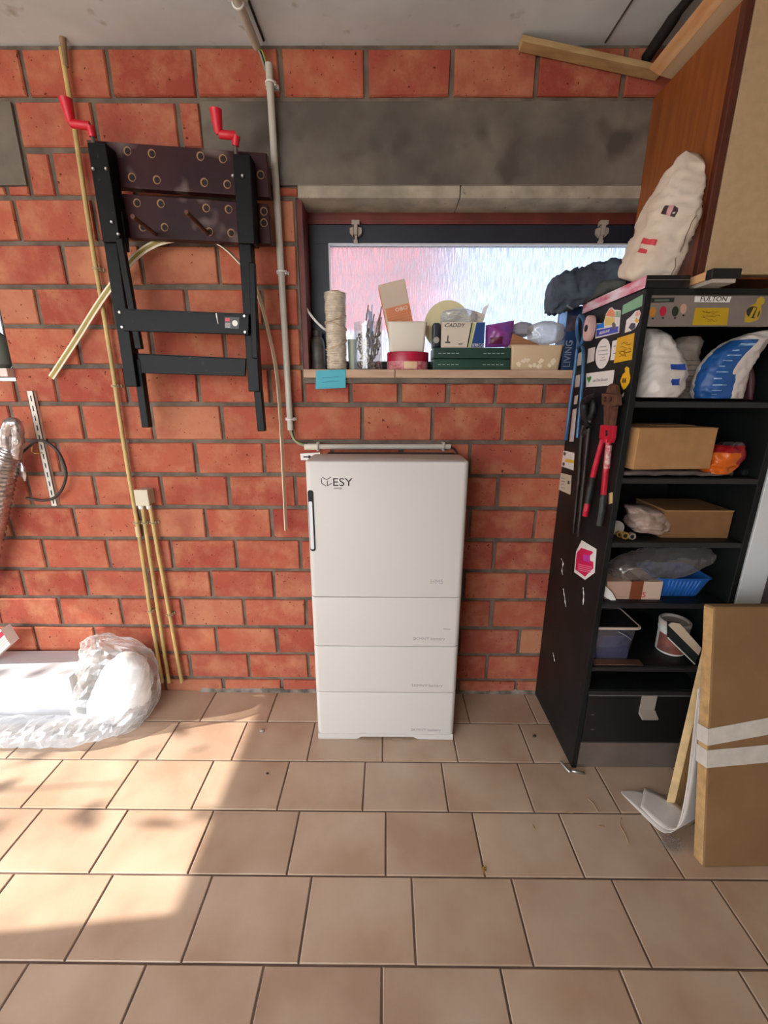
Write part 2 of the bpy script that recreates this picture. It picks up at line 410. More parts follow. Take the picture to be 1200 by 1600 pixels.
for i in range(18):
    z1, z0 = BEDS[i], BEDS[i+1]
    if i == 0: course(z0, z1+.006, [(XL, XR)], OFFS[i])
    elif i == 1: course(z0, z1, [(-1.335, -.668)], -.453)
    elif i == 2: course(z0, z1, [(-1.336, -.668)], -1.24)
    elif i == 3:
        course(z0, z1, [(LX1, WX0)], OFFS[i])
    elif i in (4, 5, 6): course(z0, z1, [(LX1, WX0)], OFFS[i])
    elif i == 7:
        course(z0, z1, [(LX1, WX0)], OFFS[i])
        course(z0, 1.530, [(XL, LX1)], -1.66)
        xs = [-.347, -.151, .055, .256, .457, .659, .86, 1.06]
        for k in range(7): brick(xs[k]+.009, xs[k+1]-.009, z0+.008, 1.516)
    else: course(z0, z1, [(XL, XR)], OFFS[i])
# slivers of brick under the left concrete lintel
for a, b in ((-1.50, -1.435), (-1.418, -1.345)): brick(a, b, 2.187, 2.214)
# concrete lintels
mb = MB().box(-.668, 2.0, -.004, .03, 2.217, 2.470); obj('concrete_lintel', mb, CONC, wall, org=(.6, 0, 2.22))
mb = MB().box(-4.0, -1.345, -.003, .03, 2.217, 2.470); obj('concrete_lintel', mb, CONC, wall, org=(-2, 0, 2.22))
for a, b in ((WX0+.012, .268), (.271, WX1)):
    obj('window_head_beam', MB().cbox(a, b, -.006, .128, HEAD_Z-.005, 2.2165, .003), PALECONC, wall, org=(a, 0, 2.18))
obj('window_head_beam', MB().box(LX0, LX1-.01, -.006, .128, HEAD_Z-.005, 2.216), PALECONC, wall)
for a, b in ((-.668, WX0+.012),): brick(a+.25, b-.002, 2.187, 2.212)
# rough pointing at the wall foot
mbp = MB()
for k in range(60):
    x = -.95+k*.036; h = .012+.012*noise.noise(V((x*9, 0, 0)))+.006
    mbp.add([V((x, .0, 0)), V((x+.037, .0, 0)), V((x+.037, -.012, 0)), V((x, -.012, 0)), V((x, .002, h)), V((x+.037, .002, h))], [(0, 1, 5, 4), (2, 3, 4, 5), (1, 2, 5), (3, 0, 4), (0, 3, 2, 1)])
obj('wall_foot_mortar', mbp, mat('pale_mortar', (150, 138, 126), .95, var=.45, vscale=20, bump=.5), wall)

# ------------------------------------------------------------------ floor with its tiles
T, TD, R0 = .3153, .21486, .006
floor = struct(obj('floor', MB().box(-4.3, 2.0, -4.2, .01, -.06, -.0035), GROUT, org=(0, -2, -.06)), 'beige stone tiled floor in running bond', 'floor')
def tile_phase(k):                # x of one joint in row k, from the photograph
    pts = {0: (339, 1080), 1: (387, 1128), 2: (571, 1190), 3: (603, 1268), 4: (643, 1370), 5: (597, 1511)}
    if k in pts: return atz(*pts[k]).x
    return tile_phase(4 if k % 2 == 0 else 5)
tile_cache = {}
def tile(x0, x1, y0, y1):
    c = .0022; key = (round(x1-x0, 3), round(y1-y0, 3)); mx, my = (x0+x1)/2, (y0+y1)/2
    if key not in tile_cache:
        w, d = (x1-x0)/2, (y1-y0)/2
        q = [(-w, -d), (w, -d), (w, d), (-w, d)]; ins = [(a-math.copysign(c, a), b-math.copysign(c, b)) for a, b in q]
        vs = [V((a, b, -.012)) for a, b in q]+[V((a, b, -.0018)) for a, b in q]+[V((a, b, 0)) for a, b in ins]
        fs = [(8, 9, 10, 11)]
        for k in range(4):
            n = (k+1) % 4; fs += [(k, n, 4+n, 4+k), (4+k, 4+n, 8+n, 8+k)]
        o = obj('tile', MB().add(vs, fs), TILE, floor, org=(0, 0, 0)); tile_cache[key] = o
    else:
        o = tile_cache[key].copy(); COL.objects.link(o)
    o.location = V((mx, my, random.uniform(-.0006, .0))) - ORG[floor.name]
    o.rotation_euler = (random.uniform(-.0015, .0015), random.uniform(-.0012, .0012), 0)
for k in range(9):
    y1 = R0-TD*k-.0028; y0 = R0-TD*(k+1)+.0028
    ph = tile_phase(k); n0 = int((-2.7-ph)/T)-1
    for n in range(n0, n0+17):
        a = ph+n*T
        if a < -2.75 or a > 1.62: continue
        tile(a+.0028, a+T-.0028, y0, y1)
struct(obj('floor_behind', MB().box(-4.3, 2.0, -4.2, R0-TD*9, -.003, 0), TILE), 'plain beige floor behind the photographer', 'floor')

# ------------------------------------------------------------------ ceiling, side walls, ground outside
ceil = struct(obj('ceiling', MB().box(-4.5, 2.2, -4.2, .3, ZC, ZC+.2), CEIL, org=(0, -2, ZC)), 'rough grey concrete ceiling slab', 'ceiling')
obj('ceiling_crack', MB().tube([(.741, -.005, ZC-.001), (.744, -.15, ZC-.001), (.752, -.4, ZC-.001)], .003, 6), mat('crack_dark', (70, 60, 52), .9), ceil)
# left wall with an open doorway that lets the low sun in
DX, DZ, DY0, DY1 = -4.3, 2.055, -1.345, -.14
PLASTER = mat('plaster', (206, 198, 186), .9, var=.06)
mb = MB()
mb.box(DX-.2, DX, -4.2, DY0, -.02, ZC); mb.box(DX-.2, DX, DY1, .26, -.02, ZC); mb.box(DX-.2, DX, DY0, DY1, DZ, ZC)
struct(obj('wall_left', mb, PLASTER), 'pale plastered side wall with an open doorway', 'wall')
struct(obj('wall_right', MB().box(1.96, 2.16, -4.2, .26, -.02, ZC), PLASTER), 'pale plastered wall behind the shelf unit', 'wall')
struct(obj('wall_light_block', MB().box(-.5, 2.16, -3.5, -3.3, -.02, ZC), PLASTER), 'pale plastered wall added unseen behind the camera to block rear light', 'wall')  # partial rear wall added so the fill light comes mainly from the left
GROUND = mat('outdoor_paving', (176, 168, 156), .9, var=.1, vscale=2)
struct(obj('ground', MB().box(-30, 30, -30, 30, -.2, -.061), GROUND), 'pale paved ground outside the garage', 'ground')

# ------------------------------------------------------------------ window
MAROON = mat('maroon_frame', (112, 44, 36), .55, var=.2)
DARKFR = mat('dark_sash', (34, 38, 52), .45, var=.2)
def window(n, x0, x1, label, latches):
    fy = .124
    mb = MB()
    mb.box(x0, x1, fy, fy+.06, 2.136, HEAD_Z); mb.box(x0, x0+.022, fy-.11, fy+.06, SILL_Z, HEAD_Z-.0005); mb.box(x1-.022, x1, fy, fy+.06, SILL_Z, 2.136)
    fr = struct(obj('window_%d' % n, mb, MAROON), label, 'window')
    sx0, sx1, sz0, sz1 = x0+.022, x1-.022, SILL_Z+.002, 2.136
    g = .082
    mb = MB(); mb.box(sx0, sx1, fy+.004, fy+.05, sz1-.068, sz1-.0005); mb.box(sx0, sx0+g, fy+.004, fy+.05, sz0, sz1-.068)
    mb.box(sx1-g, sx1, fy+.004, fy+.05, sz0, sz1-.068); mb.box(sx0+g, sx1-g, fy+.004, fy+.05, sz0, sz0+.04)
    obj('sash', mb, DARKFR, fr, bevel=.002)
    mb = MB(); a, b, c, d = sx0+g, sx1-g, sz0+.04, sz1-.068
    for (p, q, r, s) in ((a, b, d-.006, d), (a, a+.005, c, d-.006), (b-.005, b, c, d-.006)): mb.box(p, q, fy+.001, fy+.02, r, s)
    obj('glazing_bead', mb, mat('pale_bead', (206, 208, 214), .4), fr)
    mb = MB().grid(lambda u, v: V((a+(b-a)*u, fy+.03, c+(d-c)*v)), 2, 2)
    obj('pane', mb, MATS.get('figured_glass') or pane_mat('figured_glass'), fr)
    for px in latches:
        p = at(px, 355, fy-.004); m = MB()
        m.box(p.x-.016, p.x+.016, fy-.02, fy+.004, 2.128, 2.144); m.box(p.x-.007, p.x+.007, fy-.022, fy+.004, 2.092, 2.128)
        for s in (-1, 1): m.prism([V((p.x+s*.008, fy-.014, 2.122)), V((p.x+s*.024, fy-.014, 2.118)), V((p.x+s*.024, fy-.014, 2.100)), V((p.x+s*.010, fy-.014, 2.086))], (0, .018, 0))
        m.box(p.x-.009, p.x+.007, fy-.016, fy+.004, 2.066, 2.076); m.box(p.x-.005, p.x+.005, fy-.012, fy+.004, 2.070, 2.094)
        obj('latch', m, mat('latch_grey', (164, 150, 140), .5), fr, bevel=.001)
    return fr
window(1, WX0, WX1, 'maroon framed garage window with backlit rippled glass', (556, 941))
window(2, LX0, LX1, 'second maroon framed window at the far left edge', ())
SILLM = mat('sill_wood', (196, 164, 138), .6, col2=(176, 140, 114), vscale=8, stretch=(.6, 4, 4), bump=.1)
sill = struct(obj('trim_1', MB().cbox(WX0+.004, at(617, 585).x-.001, -.018, .125, 1.537, SILL_Z, .002), SILLM), 'pinkish wooden window sill board carrying the clutter', 'window sill')
obj('sill_board', MB().cbox(at(617, 585).x+.001, .90, -.018, .125, 1.537, SILL_Z, .002), SILLM, sill)
obj('sill_mortar', MB().box(WX0, .90, -.006, .05, 1.5165, 1.5365), MORTAR, sill)
struct(obj('trim_2', MB().cbox(LX0, LX1+.005, -.03, .125, 1.537, SILL_Z, .002), mat('pale_sill', (222, 206, 196), .6)), 'pale sill end of the second window at the left edge', 'window sill')
# grout cobweb-thin hairs are left out; the neighbour's wall behind the glass
NB = mat('neighbour_brick', (228, 150, 150), .9, var=.2, vscale=3)
t = thing('neighbour_wall', 'pink brick neighbouring wall blurred behind the rippled window glass', 'wall', (-1, 3.2, -.06))
obj('brick_part', MB().box(-3.6, .55, 3.2, 3.5, -.06, 5.2), NB, t)
obj('sky_mask_wall', MB().box(.55, 4.2, 3.22, 3.5, -.06, 5.2), mat('sky_mask_blue', (206, 224, 246), .9, var=.04), t)  # pale blue wall added where sky would show, to dim the glass
obj('white_plinth', MB().box(-3.6, .55, 3.1, 3.2, -.06, 2.05), mat('neighbour_white', (236, 232, 232), .9), t)
obj('wall_coping', MB().box(-3.65, 4.25, 3.15, 3.55, 5.2, 5.28), PALECONC, t)

# ================================================================== THINGS ON THE BACK WALL
def clip(parent, p, r, m, along='z', w=.012):
    mb = MB()
    if along == 'z':
        mb.box(p.x-r-.009, p.x+r+.011, -.012, .0, p.z-w/2, p.z+w/2)
        mb.tube([(p.x+(r+.003)*math.cos(a), p.y+(r+.003)*math.sin(a), p.z) for a in [PI*k/8 for k in range(8, 17)]], .0035, 6)
        for s in (-1, 1): mb.box(p.x+s*(r+.003)-.003, p.x+s*(r+.003)+.003, p.y, -.004, p.z-w/2, p.z+w/2)
    else:
        for s in (-1, 1): mb.cbox(p.x-w/2, p.x+w/2, p.y-.006, -.0, p.z+s*(r+.003)-.004, p.z+s*(r+.003)+.004, .0015)
        mb.tube([(p.x, p.y+(r+.003)*math.cos(a), p.z+(r+.003)*math.sin(a)) for a in [PI/2+PI*k/8 for k in range(9)]], .003, 6)
    return obj('clip', mb, m, parent, smooth=40)
# grey conduit: ceiling run, cables, upright run
PY_ = -.03
t = thing('conduit_pipe', 'long light grey upright conduit pipe left of the window', 'conduit', at(455, 668, PY_))
a, b = at(420, 100, PY_), at(454, 672, PY_)
obj('pipe', MB().tube([a, (a+b)/2, b], .0125, 14), GREYPVC, t, smooth=40)
for y in (130, 425, 655):
    x = 421+(y-100)/572*33; clip(t, at(x, y, PY_), .0125, WHITEPL)
CABM = [mat('cable_grey', (150, 146, 138), .5), mat('cable_black', (26, 26, 26), .5), mat('cable_green', (150, 160, 74), .5)]
for k in range(3):
    d = .005*(k-1)
    obj('cable', MB().tube(smoothpath([V((-.446+d, -.05, 2.606)), V((-.446+d, -.033, 2.597)), at(408, 82, -.03)+V((d, 0, 0)), at(416, 98, -.03)+V((d, 0, -.02))], 14), .0032, 7), CABM[k], t, smooth=True)
for k in range(3):
    d = .005*(k-1)
    obj('cable', MB().tube(smoothpath([at(454, 664, -.03)+V((d, 0, 0)), at(456, 678, -.032)+V((d, 0, 0)), at(465, 691, -.034)+V((0, 0, d)), at(482, 698, -.03)+V((.02, 0, d))], 16), .003, 7), CABM[[0, 2, 1][k]], t, smooth=True)
t = thing('conduit_pipe', 'light grey conduit pipe running along the ceiling towards the viewer', 'conduit', (-.455, -.2, 2.60))
obj('pipe', MB().tube([(-.447, -.035, 2.606), (-.455, -.3, 2.606), (-.49, -.95, 2.606)], .0135, 14), GREYPVC, t, smooth=40)
obj('clip', MB().box(-.485, -.425, -.205, -.19, 2.612, 2.634).tube([(-.454+.0165*math.cos(a), -.197, 2.606+.0165*math.sin(a)) for a in [PI+PI*k/8 for k in range(9)]], .003, 6), WHITEPL, t)
obj('cable', MB().tube([(-.425, -.02, 2.630), (-.432, -.3, 2.630), (-.47, -.95, 2.630)], .004, 8), CABM[1], t, smooth=True)
t = thing('conduit_pipe', 'short horizontal grey conduit pipe just above the white battery cabinet', 'conduit', at(590, 697, PY_))
a, b = at(476, 698, PY_), at(704, 698, PY_)
obj('pipe', MB().tube([a, b], .0115, 14), GREYPVC, t, smooth=40)
obj('coupling', MB().tube([at(476, 698, PY_), at(498, 698, PY_)], .0135, 14), mat('ivory_pvc', (214, 208, 192), .45), t, smooth=40)
for x in (497, 693): clip(t, at(x, 698, PY_), .0115, GREYPVC, 'x')
obj('cable', MB().tube(smoothpath([at(702, 698, -.03), at(710, 702, -.03), at(716, 712, -.04)], 10), .004, 7), CABM[1], t, smooth=True)

# old yellowed conduits and the junction box
def yellow_pipe(p0, p1, clips, label, sleeve=None):
    a, b = at(*p0, -.026), at(*p1, -.026)
    if p1[1] > 900: b = V((b.x, b.y, max(b.z, .02)))
    t = thing('yellow_conduit', label, 'conduit', b, 'yellowed conduits on the brick wall')
    n = 12; wob = .0022 if p0[1] < 200 else .0007; P = [a.lerp(b, k/n)+V((wob*math.sin(k*1.7), 0, 0)) for k in range(n+1)]
    obj('pipe', MB().tube(P, .0085, 12), YELPVC, t, smooth=40)
    for y in clips:
        f = (y-p0[1])/(p1[1]-p0[1]); clip(t, at(p0[0]+(p1[0]-p0[0])*f, y, -.026), .0085, mat('old_clip', (176, 158, 128), .7, .2))
    if sleeve:
        q = [at(p0[0]+(p1[0]-p0[0])*((y-p0[1])/(p1[1]-p0[1])), y, -.026) for y in sleeve]
        obj('sleeve', MB().tube(q, .0105, 12), mat('sleeve_pvc', (210, 184, 140), .45), t, smooth=40)
    return t
yellow_pipe((96, 75), (253, 1066), (420, 603, 817, 955), 'tall yellowed conduit running from ceiling to floor beside the workbench', (822, 838))
yellow_pipe((222, 790), (264, 1066), (817,), 'middle one of three yellowed conduits, below the small junction box')
yellow_pipe((234, 790), (284, 1066), (817, 960), 'rightmost of three yellowed conduits, below the small junction box')
a, b = at(98, 59, -.026), at(103, 104, -.026)
tag(obj('broom_stick', MB().tube([a, b], [.010, .0085], 10), mat('weathered_wood', (150, 120, 88), .8, var=.3)), 'weathered stick end under the ceiling above the tall conduit', 'stick')
p0, p1 = at(209, 766, -.055), at(233, 790, -.055)
t = thing('junction_box', 'small beige square junction box above two yellow conduits', 'junction box', V((p0.x, 0, p1.z)))
obj('box_body', MB().cbox(p0.x, p1.x, -.046, .0, p1.z, p0.z, .004), mat('beige_box', (196, 184, 164), .6), t)
obj('box_lid', MB().cbox(p0.x-.002, p1.x+.002, -.056, -.046, p1.z-.002, p0.z+.002, .003), mat('beige_lid', (206, 194, 172), .6), t)
for px in (221, 233): q = at(px, 793, -.026); obj('gland', MB().tube([q+V((0, 0, .012)), q+V((0, 0, -.006))], [.013, .011], 12), WHITEPL, t, smooth=40)

# slotted shelf upright with a hook
a, b = at(45, 611, -.012), at(88, 790, -.012)
t = thing('slotted_rail', 'white slotted metal shelf rail screwed to the left brickwork', 'shelf rail', b)
RAILM = mat('rail_white', (226, 216, 204), .5, var=.1)
xm = (a.x+b.x)/2; w = .0135
mb = MB().box(xm-w, xm+w, -.016, -.013, b.z, a.z).box(xm-w, xm-w+.002, -.016, 0, b.z, a.z).box(xm+w-.002, xm+w, -.016, 0, b.z, a.z)
obj('rail', mb, RAILM, t)
n = 12
for k in range(n):
    z = a.z-.03-(a.z-b.z-.05)*k/(n-1); obj('slot', MB().box(xm-.0025, xm+.0025, -.0166, -.0155, z-.011, z+.011), BLACKM, t)
q = at(57, 705, -.03)
obj('hook', MB().tube(smoothpath([q+V((-.012, 0, .02)), q+V((-.014, -.006, .0)), q+V((0, -.008, -.008)), q+V((.014, .012, -.008))], 10), .0025, 6), mat('brass', (206, 170, 96), .35, .8), t, smooth=True)
pts = [(28, 712), (38, 704), (52, 692), (62, 688), (78, 694), (92, 708), (101, 728), (103, 746), (96, 766), (84, 778), (68, 782), (52, 780), (41, 778)]
tag(obj('hose_clamp_strap', MB().tube(smoothpath([at(x, y, -.045-.012*math.sin(i*.5)) for i, (x, y) in enumerate(pts)], 50), .006, 8), mat('strap_dark', (52, 42, 40), .45), smooth=True), 'dark curved strap looped over the white slotted rail', 'strap')

# foil duct
FOIL = mat('foil', (205, 196, 196), .25, .9, var=.2, vscale=30, bump=.8, bscale=45)
t = thing('foil_duct', 'silver flexible foil duct hanging at the left edge', 'duct', at(-12, 860, -.1))
P = smoothpath([at(14, 700, -.10), at(4, 730, -.10), at(-6, 780, -.10), at(-18, 840, -.10), at(-40, 930, -.10), at(-75, 1010, -.10), V((-2.12, -.11, .06))], 130)
obj('hose', MB().tube(P, [(.050 if i > 12 else .022+.0023*i)+.0045*(1 if i % 3 == 0 else -.4) for i in range(len(P))], 26), FOIL, t, smooth=True)
P = smoothpath([at(12, 712, -.10), at(10, 680, -.11), at(16, 662, -.115), at(26, 664, -.11), at(28, 690, -.10), at(24, 716, -.09)], 30)
obj('gathered_end', MB().tube(P, [.022+.005*noise.noise(V((i*.7, 0, 0))) for i in range(len(P))], 14), FOIL, t, smooth=True)
L1 = Loft([(at(30, 718, -.07), V((.008, 0, 0)), V((0, .006, 0))), (at(34, 735, -.07), V((.016, 0, 0)), V((0, .007, 0))), (at(39, 752, -.06), V((.005, 0, 0)), V((0, .003, 0)))], 2.2, .004, 60)
obj('loose_flap', L1.mesh(16, 14), FOIL, t, smooth=True)
obj('wire_tie', MB().tube(smoothpath([at(22, 690, -.13), at(27, 687, -.13), at(28, 693, -.13), at(24, 696, -.13)], 10), .0025, 6), STEEL, t, smooth=True)
p = at(-3, 545, .03)
tag(obj('glass_demijohn', MB().lathe([(.05, 0), (.075, .02), (.08, .08), (.07, .13), (.03, .17), (.022, .21), (.024, .23)], (p.x-.062, .055, SILL_Z), 28), mat('bottle_green', (150, 158, 148), .2, spec=.5), smooth=40), 'grey green glass bottle on the sill at the far left edge', 'bottle')

# two rusty pegs, striped edging strip
for (n, w, lab) in (((207, 338), (262, 381), 'left rusty peg in the wall carrying the folded workbench'), ((291, 331), (344, 384), 'right rusty peg in the wall carrying the folded workbench')):
    b = at(*w, .004); a = CPOS+ray(*n)*((-.255-CPOS.y)/ray(*n).y)
    tag(obj('wall_peg', MB().tube([b, b.lerp(a, .5), a], .0072, 10), RUST, smooth=40), lab, 'peg', 'rusty wall pegs')
def ribbon(path, wv, off=0.):
    mb = MB(); n = len(path)-1
    return mb.grid(lambda u, v: path[int(round(u*n))]+wv(int(round(u*n)))*(v-.5), n, 1)
t = thing('edging_strip', 'cream and olive striped plastic edging strip bent over the pegs', 'strip', at(80, 590, -.05))
P = smoothpath([at(80, 590, -.03), at(118, 532, -.035), at(160, 466, -.045), at(205, 408, -.055), at(240, 382, -.06), at(272, 374, -.06), at(310, 373, -.06), at(345, 384, -.06), at(372, 408, -.055), at(396, 440, -.05), at(420, 520, -.04), at(436, 620, -.035), at(447, 828, -.03)], 110)
def wv(i, s=.024):
    n = len(P)-1; f = i/n
    tn = (P[min(i+1, n)]-P[max(i-1, 0)]).normalized(); across = V((0, -1, 0)).cross(tn).normalized()
    tw = min(1, max(0, (f-.36)/.16)); ang = tw*1.30
    return (across*math.cos(ang)+V((0, 1, 0))*math.sin(ang))*s
CREAM = mat('cream_strip', (238, 224, 196), .45); OLIVE = mat('olive_strip', (156, 138, 64), .5)
obj('strip_base', ribbon(P, wv), CREAM, t, solid=.003)
mbs = MB(); n = int(len(P)*.46)
def seg(i):
    w = wv(i); tn = (P[i+1]-P[max(i-1, 0)]).normalized(); nn = w.cross(tn).normalized()
    return nn if nn.y < 0 else -nn
mbs.grid(lambda u, v: P[int(round(u*n))]+wv(int(round(u*n)), .0105)*(v-.5)+seg(int(round(u*n)))*.0035, n, 1)
obj('olive_stripe', mbs, OLIVE, t)

# ------------------------------------------------------------------ folding workbench hung on the pegs
WB0 = at(225, 668, -.08)
t = thing('folding_workbench', 'folded black portable workbench with dark maroon jaws and red cranks hung on the wall', 'workbench', WB0)
JAW = mat('maroon_jaw', (58, 26, 30), .45, spec=.2, col2=(42, 18, 22), vscale=7, bump=.08, spots=(112, 96, 92), spot_scale=8, spot_cut=.57)
HOLE = mat('hole_dark', (30, 16, 14), .8); HOLER = mat('hole_rim', (150, 112, 76), .7)
def quadslab(name, pts, Y, thick, m, bev=.003):
    q = [at(x, y, Y) for x, y in pts]; return obj(name, MB().prism(q, (0, thick, 0)), m, t, bevel=bev), q
j1, q1 = quadslab('upper_jaw', [(134, 218), (417, 239), (421, 308), (160, 291)], -.105, .032, JAW)
j2, q2 = quadslab('lower_jaw', [(160, 300), (418, 318), (424, 381), (172, 370)], -.100, .032, JAW)
for j, Y, hs in ((j1, -.105, [(199, 236), (237, 240), (313, 244), (348, 248), (206, 277), (245, 281), (319, 285), (355, 288), (407, 273)]), (j2, -.100, [(214, 317), (251, 318), (322, 325), (357, 327), (223, 355), (257, 355), (327, 362), (361, 364), (412, 330), (412, 348)])):
    for x, y in hs:
        c = at(x, y, Y)
        ho = obj('dog_hole', MB().tube([c+V((0, -.0006, 0)), c+V((0, .004, 0))], .0135, 16), HOLER, j)
        obj('hole_bore', MB().tube([c+V((.0015, -.0014, -.001)), c+V((.0015, .003, -.001))], .010, 14), HOLE, ho)
def channel(name, p0, p1, w, Y, d, m=BLACKGL, taper=1.):
    a, b = at(*p0, Y), at(*p1, Y); tn = (b-a).normalized(); s = tn.cross(V((0, 1, 0))).normalized()*w/2
    mb = MB().prism([a-s, a+s, b+s*taper, b-s*taper], (0, d, 0))
    return obj(name, mb, m, t, bevel=.003)
channel('clamp_rail', (150, 222), (174, 378), .062, -.165, .058)
channel('clamp_rail', (377, 240), (385, 380), .058, -.165, .058)
channel('leg', (160, 300), (205, 604), .046, -.150, .045)
channel('leg', (377, 300), (397, 612), .044, -.150, .045)
channel('leg_channel', (185, 372), (216, 545), .024, -.172, .02)
channel('leg_channel', (393, 410), (398, 560), .022, -.17, .02)
channel('folded_foot', (212, 560), (227, 668), .030, -.132, .03)
channel('folded_foot', (396, 545), (408, 674), .030, -.132, .03)
channel('hinge_plate', (184, 330), (192, 392), .03, -.135, .02)
for pts, nm in (([(186, 482), (389, 490), (388, 523), (192, 517)], 'cross_bar'), ([(214, 552), (384, 560), (383, 588), (218, 583)], 'lower_cross_bar')):
    qq = [at(x, y, -.175 if nm == 'cross_bar' else -.13) for x, y in pts]
    bar = obj(nm, MB().prism(qq, (0, .012, 0)), BLACKGL, t, bevel=.002)
    obj('bar_flange', MB().prism([qq[0], qq[1], qq[1]+V((0, 0, -.004)), qq[0]+V((0, 0, -.004))], (0, .03, 0)), BLACKGL, bar)
    if nm == 'cross_bar':
        for x, y in ((187, 488), (191, 511), (382, 494), (383, 519)):
            c = at(x, y, -.177); obj('rivet', MB().tube([c, c+V((0, -.004, 0))], [.006, .004], 12), STEEL, bar, smooth=40)
        # small rating label: black card, red corner, white disc and lines
        c = [at(x, y, -.1758) for x, y in ((351, 495), (374, 496), (373, 514), (351, 513))]
        lb = obj('rating_label', MB().prism(c, (0, .0006, 0)), mat('label_black', (34, 32, 34), .4), bar)
        g = lambda x, y: at(x, y, -.1764)
        obj('label_mark', MB().prism([g(352, 497), g(359, 497), g(359, 502), g(352, 502)], (0, .0006, 0)), RED, bar)
        d = g(367, 505); obj('label_disc', MB().tube([d, d+V((0, .0006, 0))], .010, 16), WHITE, bar)
        for k in range(4): obj('label_line', MB().prism([g(352, 504.5+2*k), g(360, 504.8+2*k), g(360, 505.5+2*k), g(352, 505.2+2*k)], (0, .0006, 0)), WHITE, bar)
        obj('paint_drip', MB().tube(smoothpath([g(338, 489), g(339, 496), g(341, 506)], 8), [.002, .003, .003, .003, .0025, .002, .002, .0015, .001], 6), WHITE, bar, smooth=True)
for x, y in ((146, 264), (166, 264), (364, 275), (379, 275), (175, 347), (185, 366)):
    c = at(x, y, -.168); obj('bolt', MB().tube([c, c+V((0, -.005, 0))], [.0055, .0035], 10), STEEL, t, smooth=40)
def crank(grip0, grip1, el, arm, hub):
    c = obj('crank_handle', MB().tube([at(*hub, -.14), at(*arm, -.145)], [.011, .013], 12), RED, t, smooth=40)
    obj('crank_arm', MB().tube(smoothpath([at(*arm, -.145), at((arm[0]+el[0])/2, (arm[1]+el[1])/2, -.15), at(*el, -.15)], 8), .0125, 12), RED, c, smooth=40)
    obj('crank_grip', MB().tube(smoothpath([at(*el, -.15), at(*grip1, -.155), at(*grip0, -.16)], 10), [.011+.0009*k for k in range(11)], 14), RED, c, smooth=40)
    obj('screw_rod', MB().tube([at(*hub, -.138)+V((0, 0, .006)), at(*hub, -.138)+V((0, 0, -.05))], .007, 10), mat('steel_dark', (120, 110, 108), .35, .9), c, smooth=40)
crank((102, 154), (108, 178), (111, 193), (141, 197), (145, 214))
crank((337, 171), (340, 196), (343, 210), (369, 212), (368, 228))
# wall sticker at the corner of the battery cabinet
c = [at(x, y, -.012) for x, y in ((469, 709), (500, 707), (500, 719), (470, 719))]
t = tag(obj('cable_tag', MB().prism(c, (0, .003, 0)), WHITE), 'small white tag with a black arrow behind the battery corner', 'label')
g = lambda x, y: at(x, y, -.0135)
obj('arrow_mark', MB().prism([g(474, 713), g(482, 713), g(482, 711), g(488, 714), g(482, 716.5), g(482, 715), g(474, 715)], (0, .001, 0)), BLACKM, t)

# ================================================================== BATTERY CABINET
BX0, BX1, BYF, BYB = -.298, .302, -.310, -.112
BATT = mat('battery_shell', (206, 200, 195), .42, spec=.4)
t = thing('battery_cabinet', 'tall off-white stacked home battery cabinet standing on the tiles', 'battery', ((BX0+BX1)/2, -.21, 0))
def rrect(x0, x1, y0, y1, r, n=6):
    P = []
    for cx, cy, a0 in ((x1-r, y1-r, 0), (x0+r, y1-r, PI/2), (x0+r, y0+r, PI), (x1-r, y0+r, 1.5*PI)):
        P += [(cx+r*math.cos(a0+PI/2*k/n), cy+r*math.sin(a0+PI/2*k/n)) for k in range(n+1)]
    return P
def module(name, z0, z1, rad=.022, top=.0015, bot=.0015, x0=BX0, x1=BX1, yf=BYF, yb=BYB, m=BATT, parent=None, topin=None):
    mb = MB(); rings = []
    levels = [(z0, bot), (z0+bot, 0), (z1-top, 0), (z1-top*.35, top*.32), (z1, top)]
    for z, ins in levels: rings.append([V((x, y, z)) for x, y in rrect(x0+ins, x1-ins, yf+ins, yb-ins, max(rad-ins, .002))])
    n = len(rings[0]); vs = [p for r in rings for p in r]; fs = []
    for i in range(len(rings)-1): fs += [(i*n+k, i*n+(k+1) % n, (i+1)*n+(k+1) % n, (i+1)*n+k) for k in range(n)]
    fs += [list(range(n-1, -1, -1)), list(range(len(vs)-n, len(vs)))]
    return obj(name, mb.add(vs, fs), m, parent or t, smooth=35)
inv = module('inverter_module', .6955, 1.2375, top=.007)
mods = [module('battery_module', .4735, .6930), module('battery_module', .2495, .4710), module('battery_module', .0315, .2470)]
obj('inner_core', MB().box(BX0+.012, BX1-.012, BYF+.012, BYB-.012, .03, 1.2), BLACKM, t)
bx = [(BX0+.001, 0), (-.125, 0), (-.105, .013), (.125, .013), (.147, 0), (BX1-.001, 0), (BX1-.001, .029), (BX0+.001, .029)]
obj('plinth', MB().prism([V((x, BYF+.002, z)) for x, z in bx], (0, BYB-BYF-.004, 0)), BATT, t, bevel=.003)
obj('wall_bracket', MB().box(-.245, .285, BYB, -.05, .25, 1.236), BLACKM, t)
g = lambda x, y: at(x, y, BYF-.0004)
a, b = g(485.5, 766), g(489.5, 861)
lx0, lx1, lz0, lz1 = -.2915, -.2705, b.z, a.z
def pill(x0, x1, z0, z1, y, d, r): return MB().prism([V((x, y, z)) for x, z in rrect(x0, x1, z0, z1, r, 5)], (0, d, 0))
led = obj('status_light_bar', pill(lx0, lx1, lz0, lz1, BYF-.0015, .006, .009), BLACKM, inv)
obj('light_strip', pill(lx0+.002, lx1-.006, lz0+.008, lz1-.042, BYF-.0028, .002, .005), mat('strip_pale', (226, 226, 230), .25), inv)
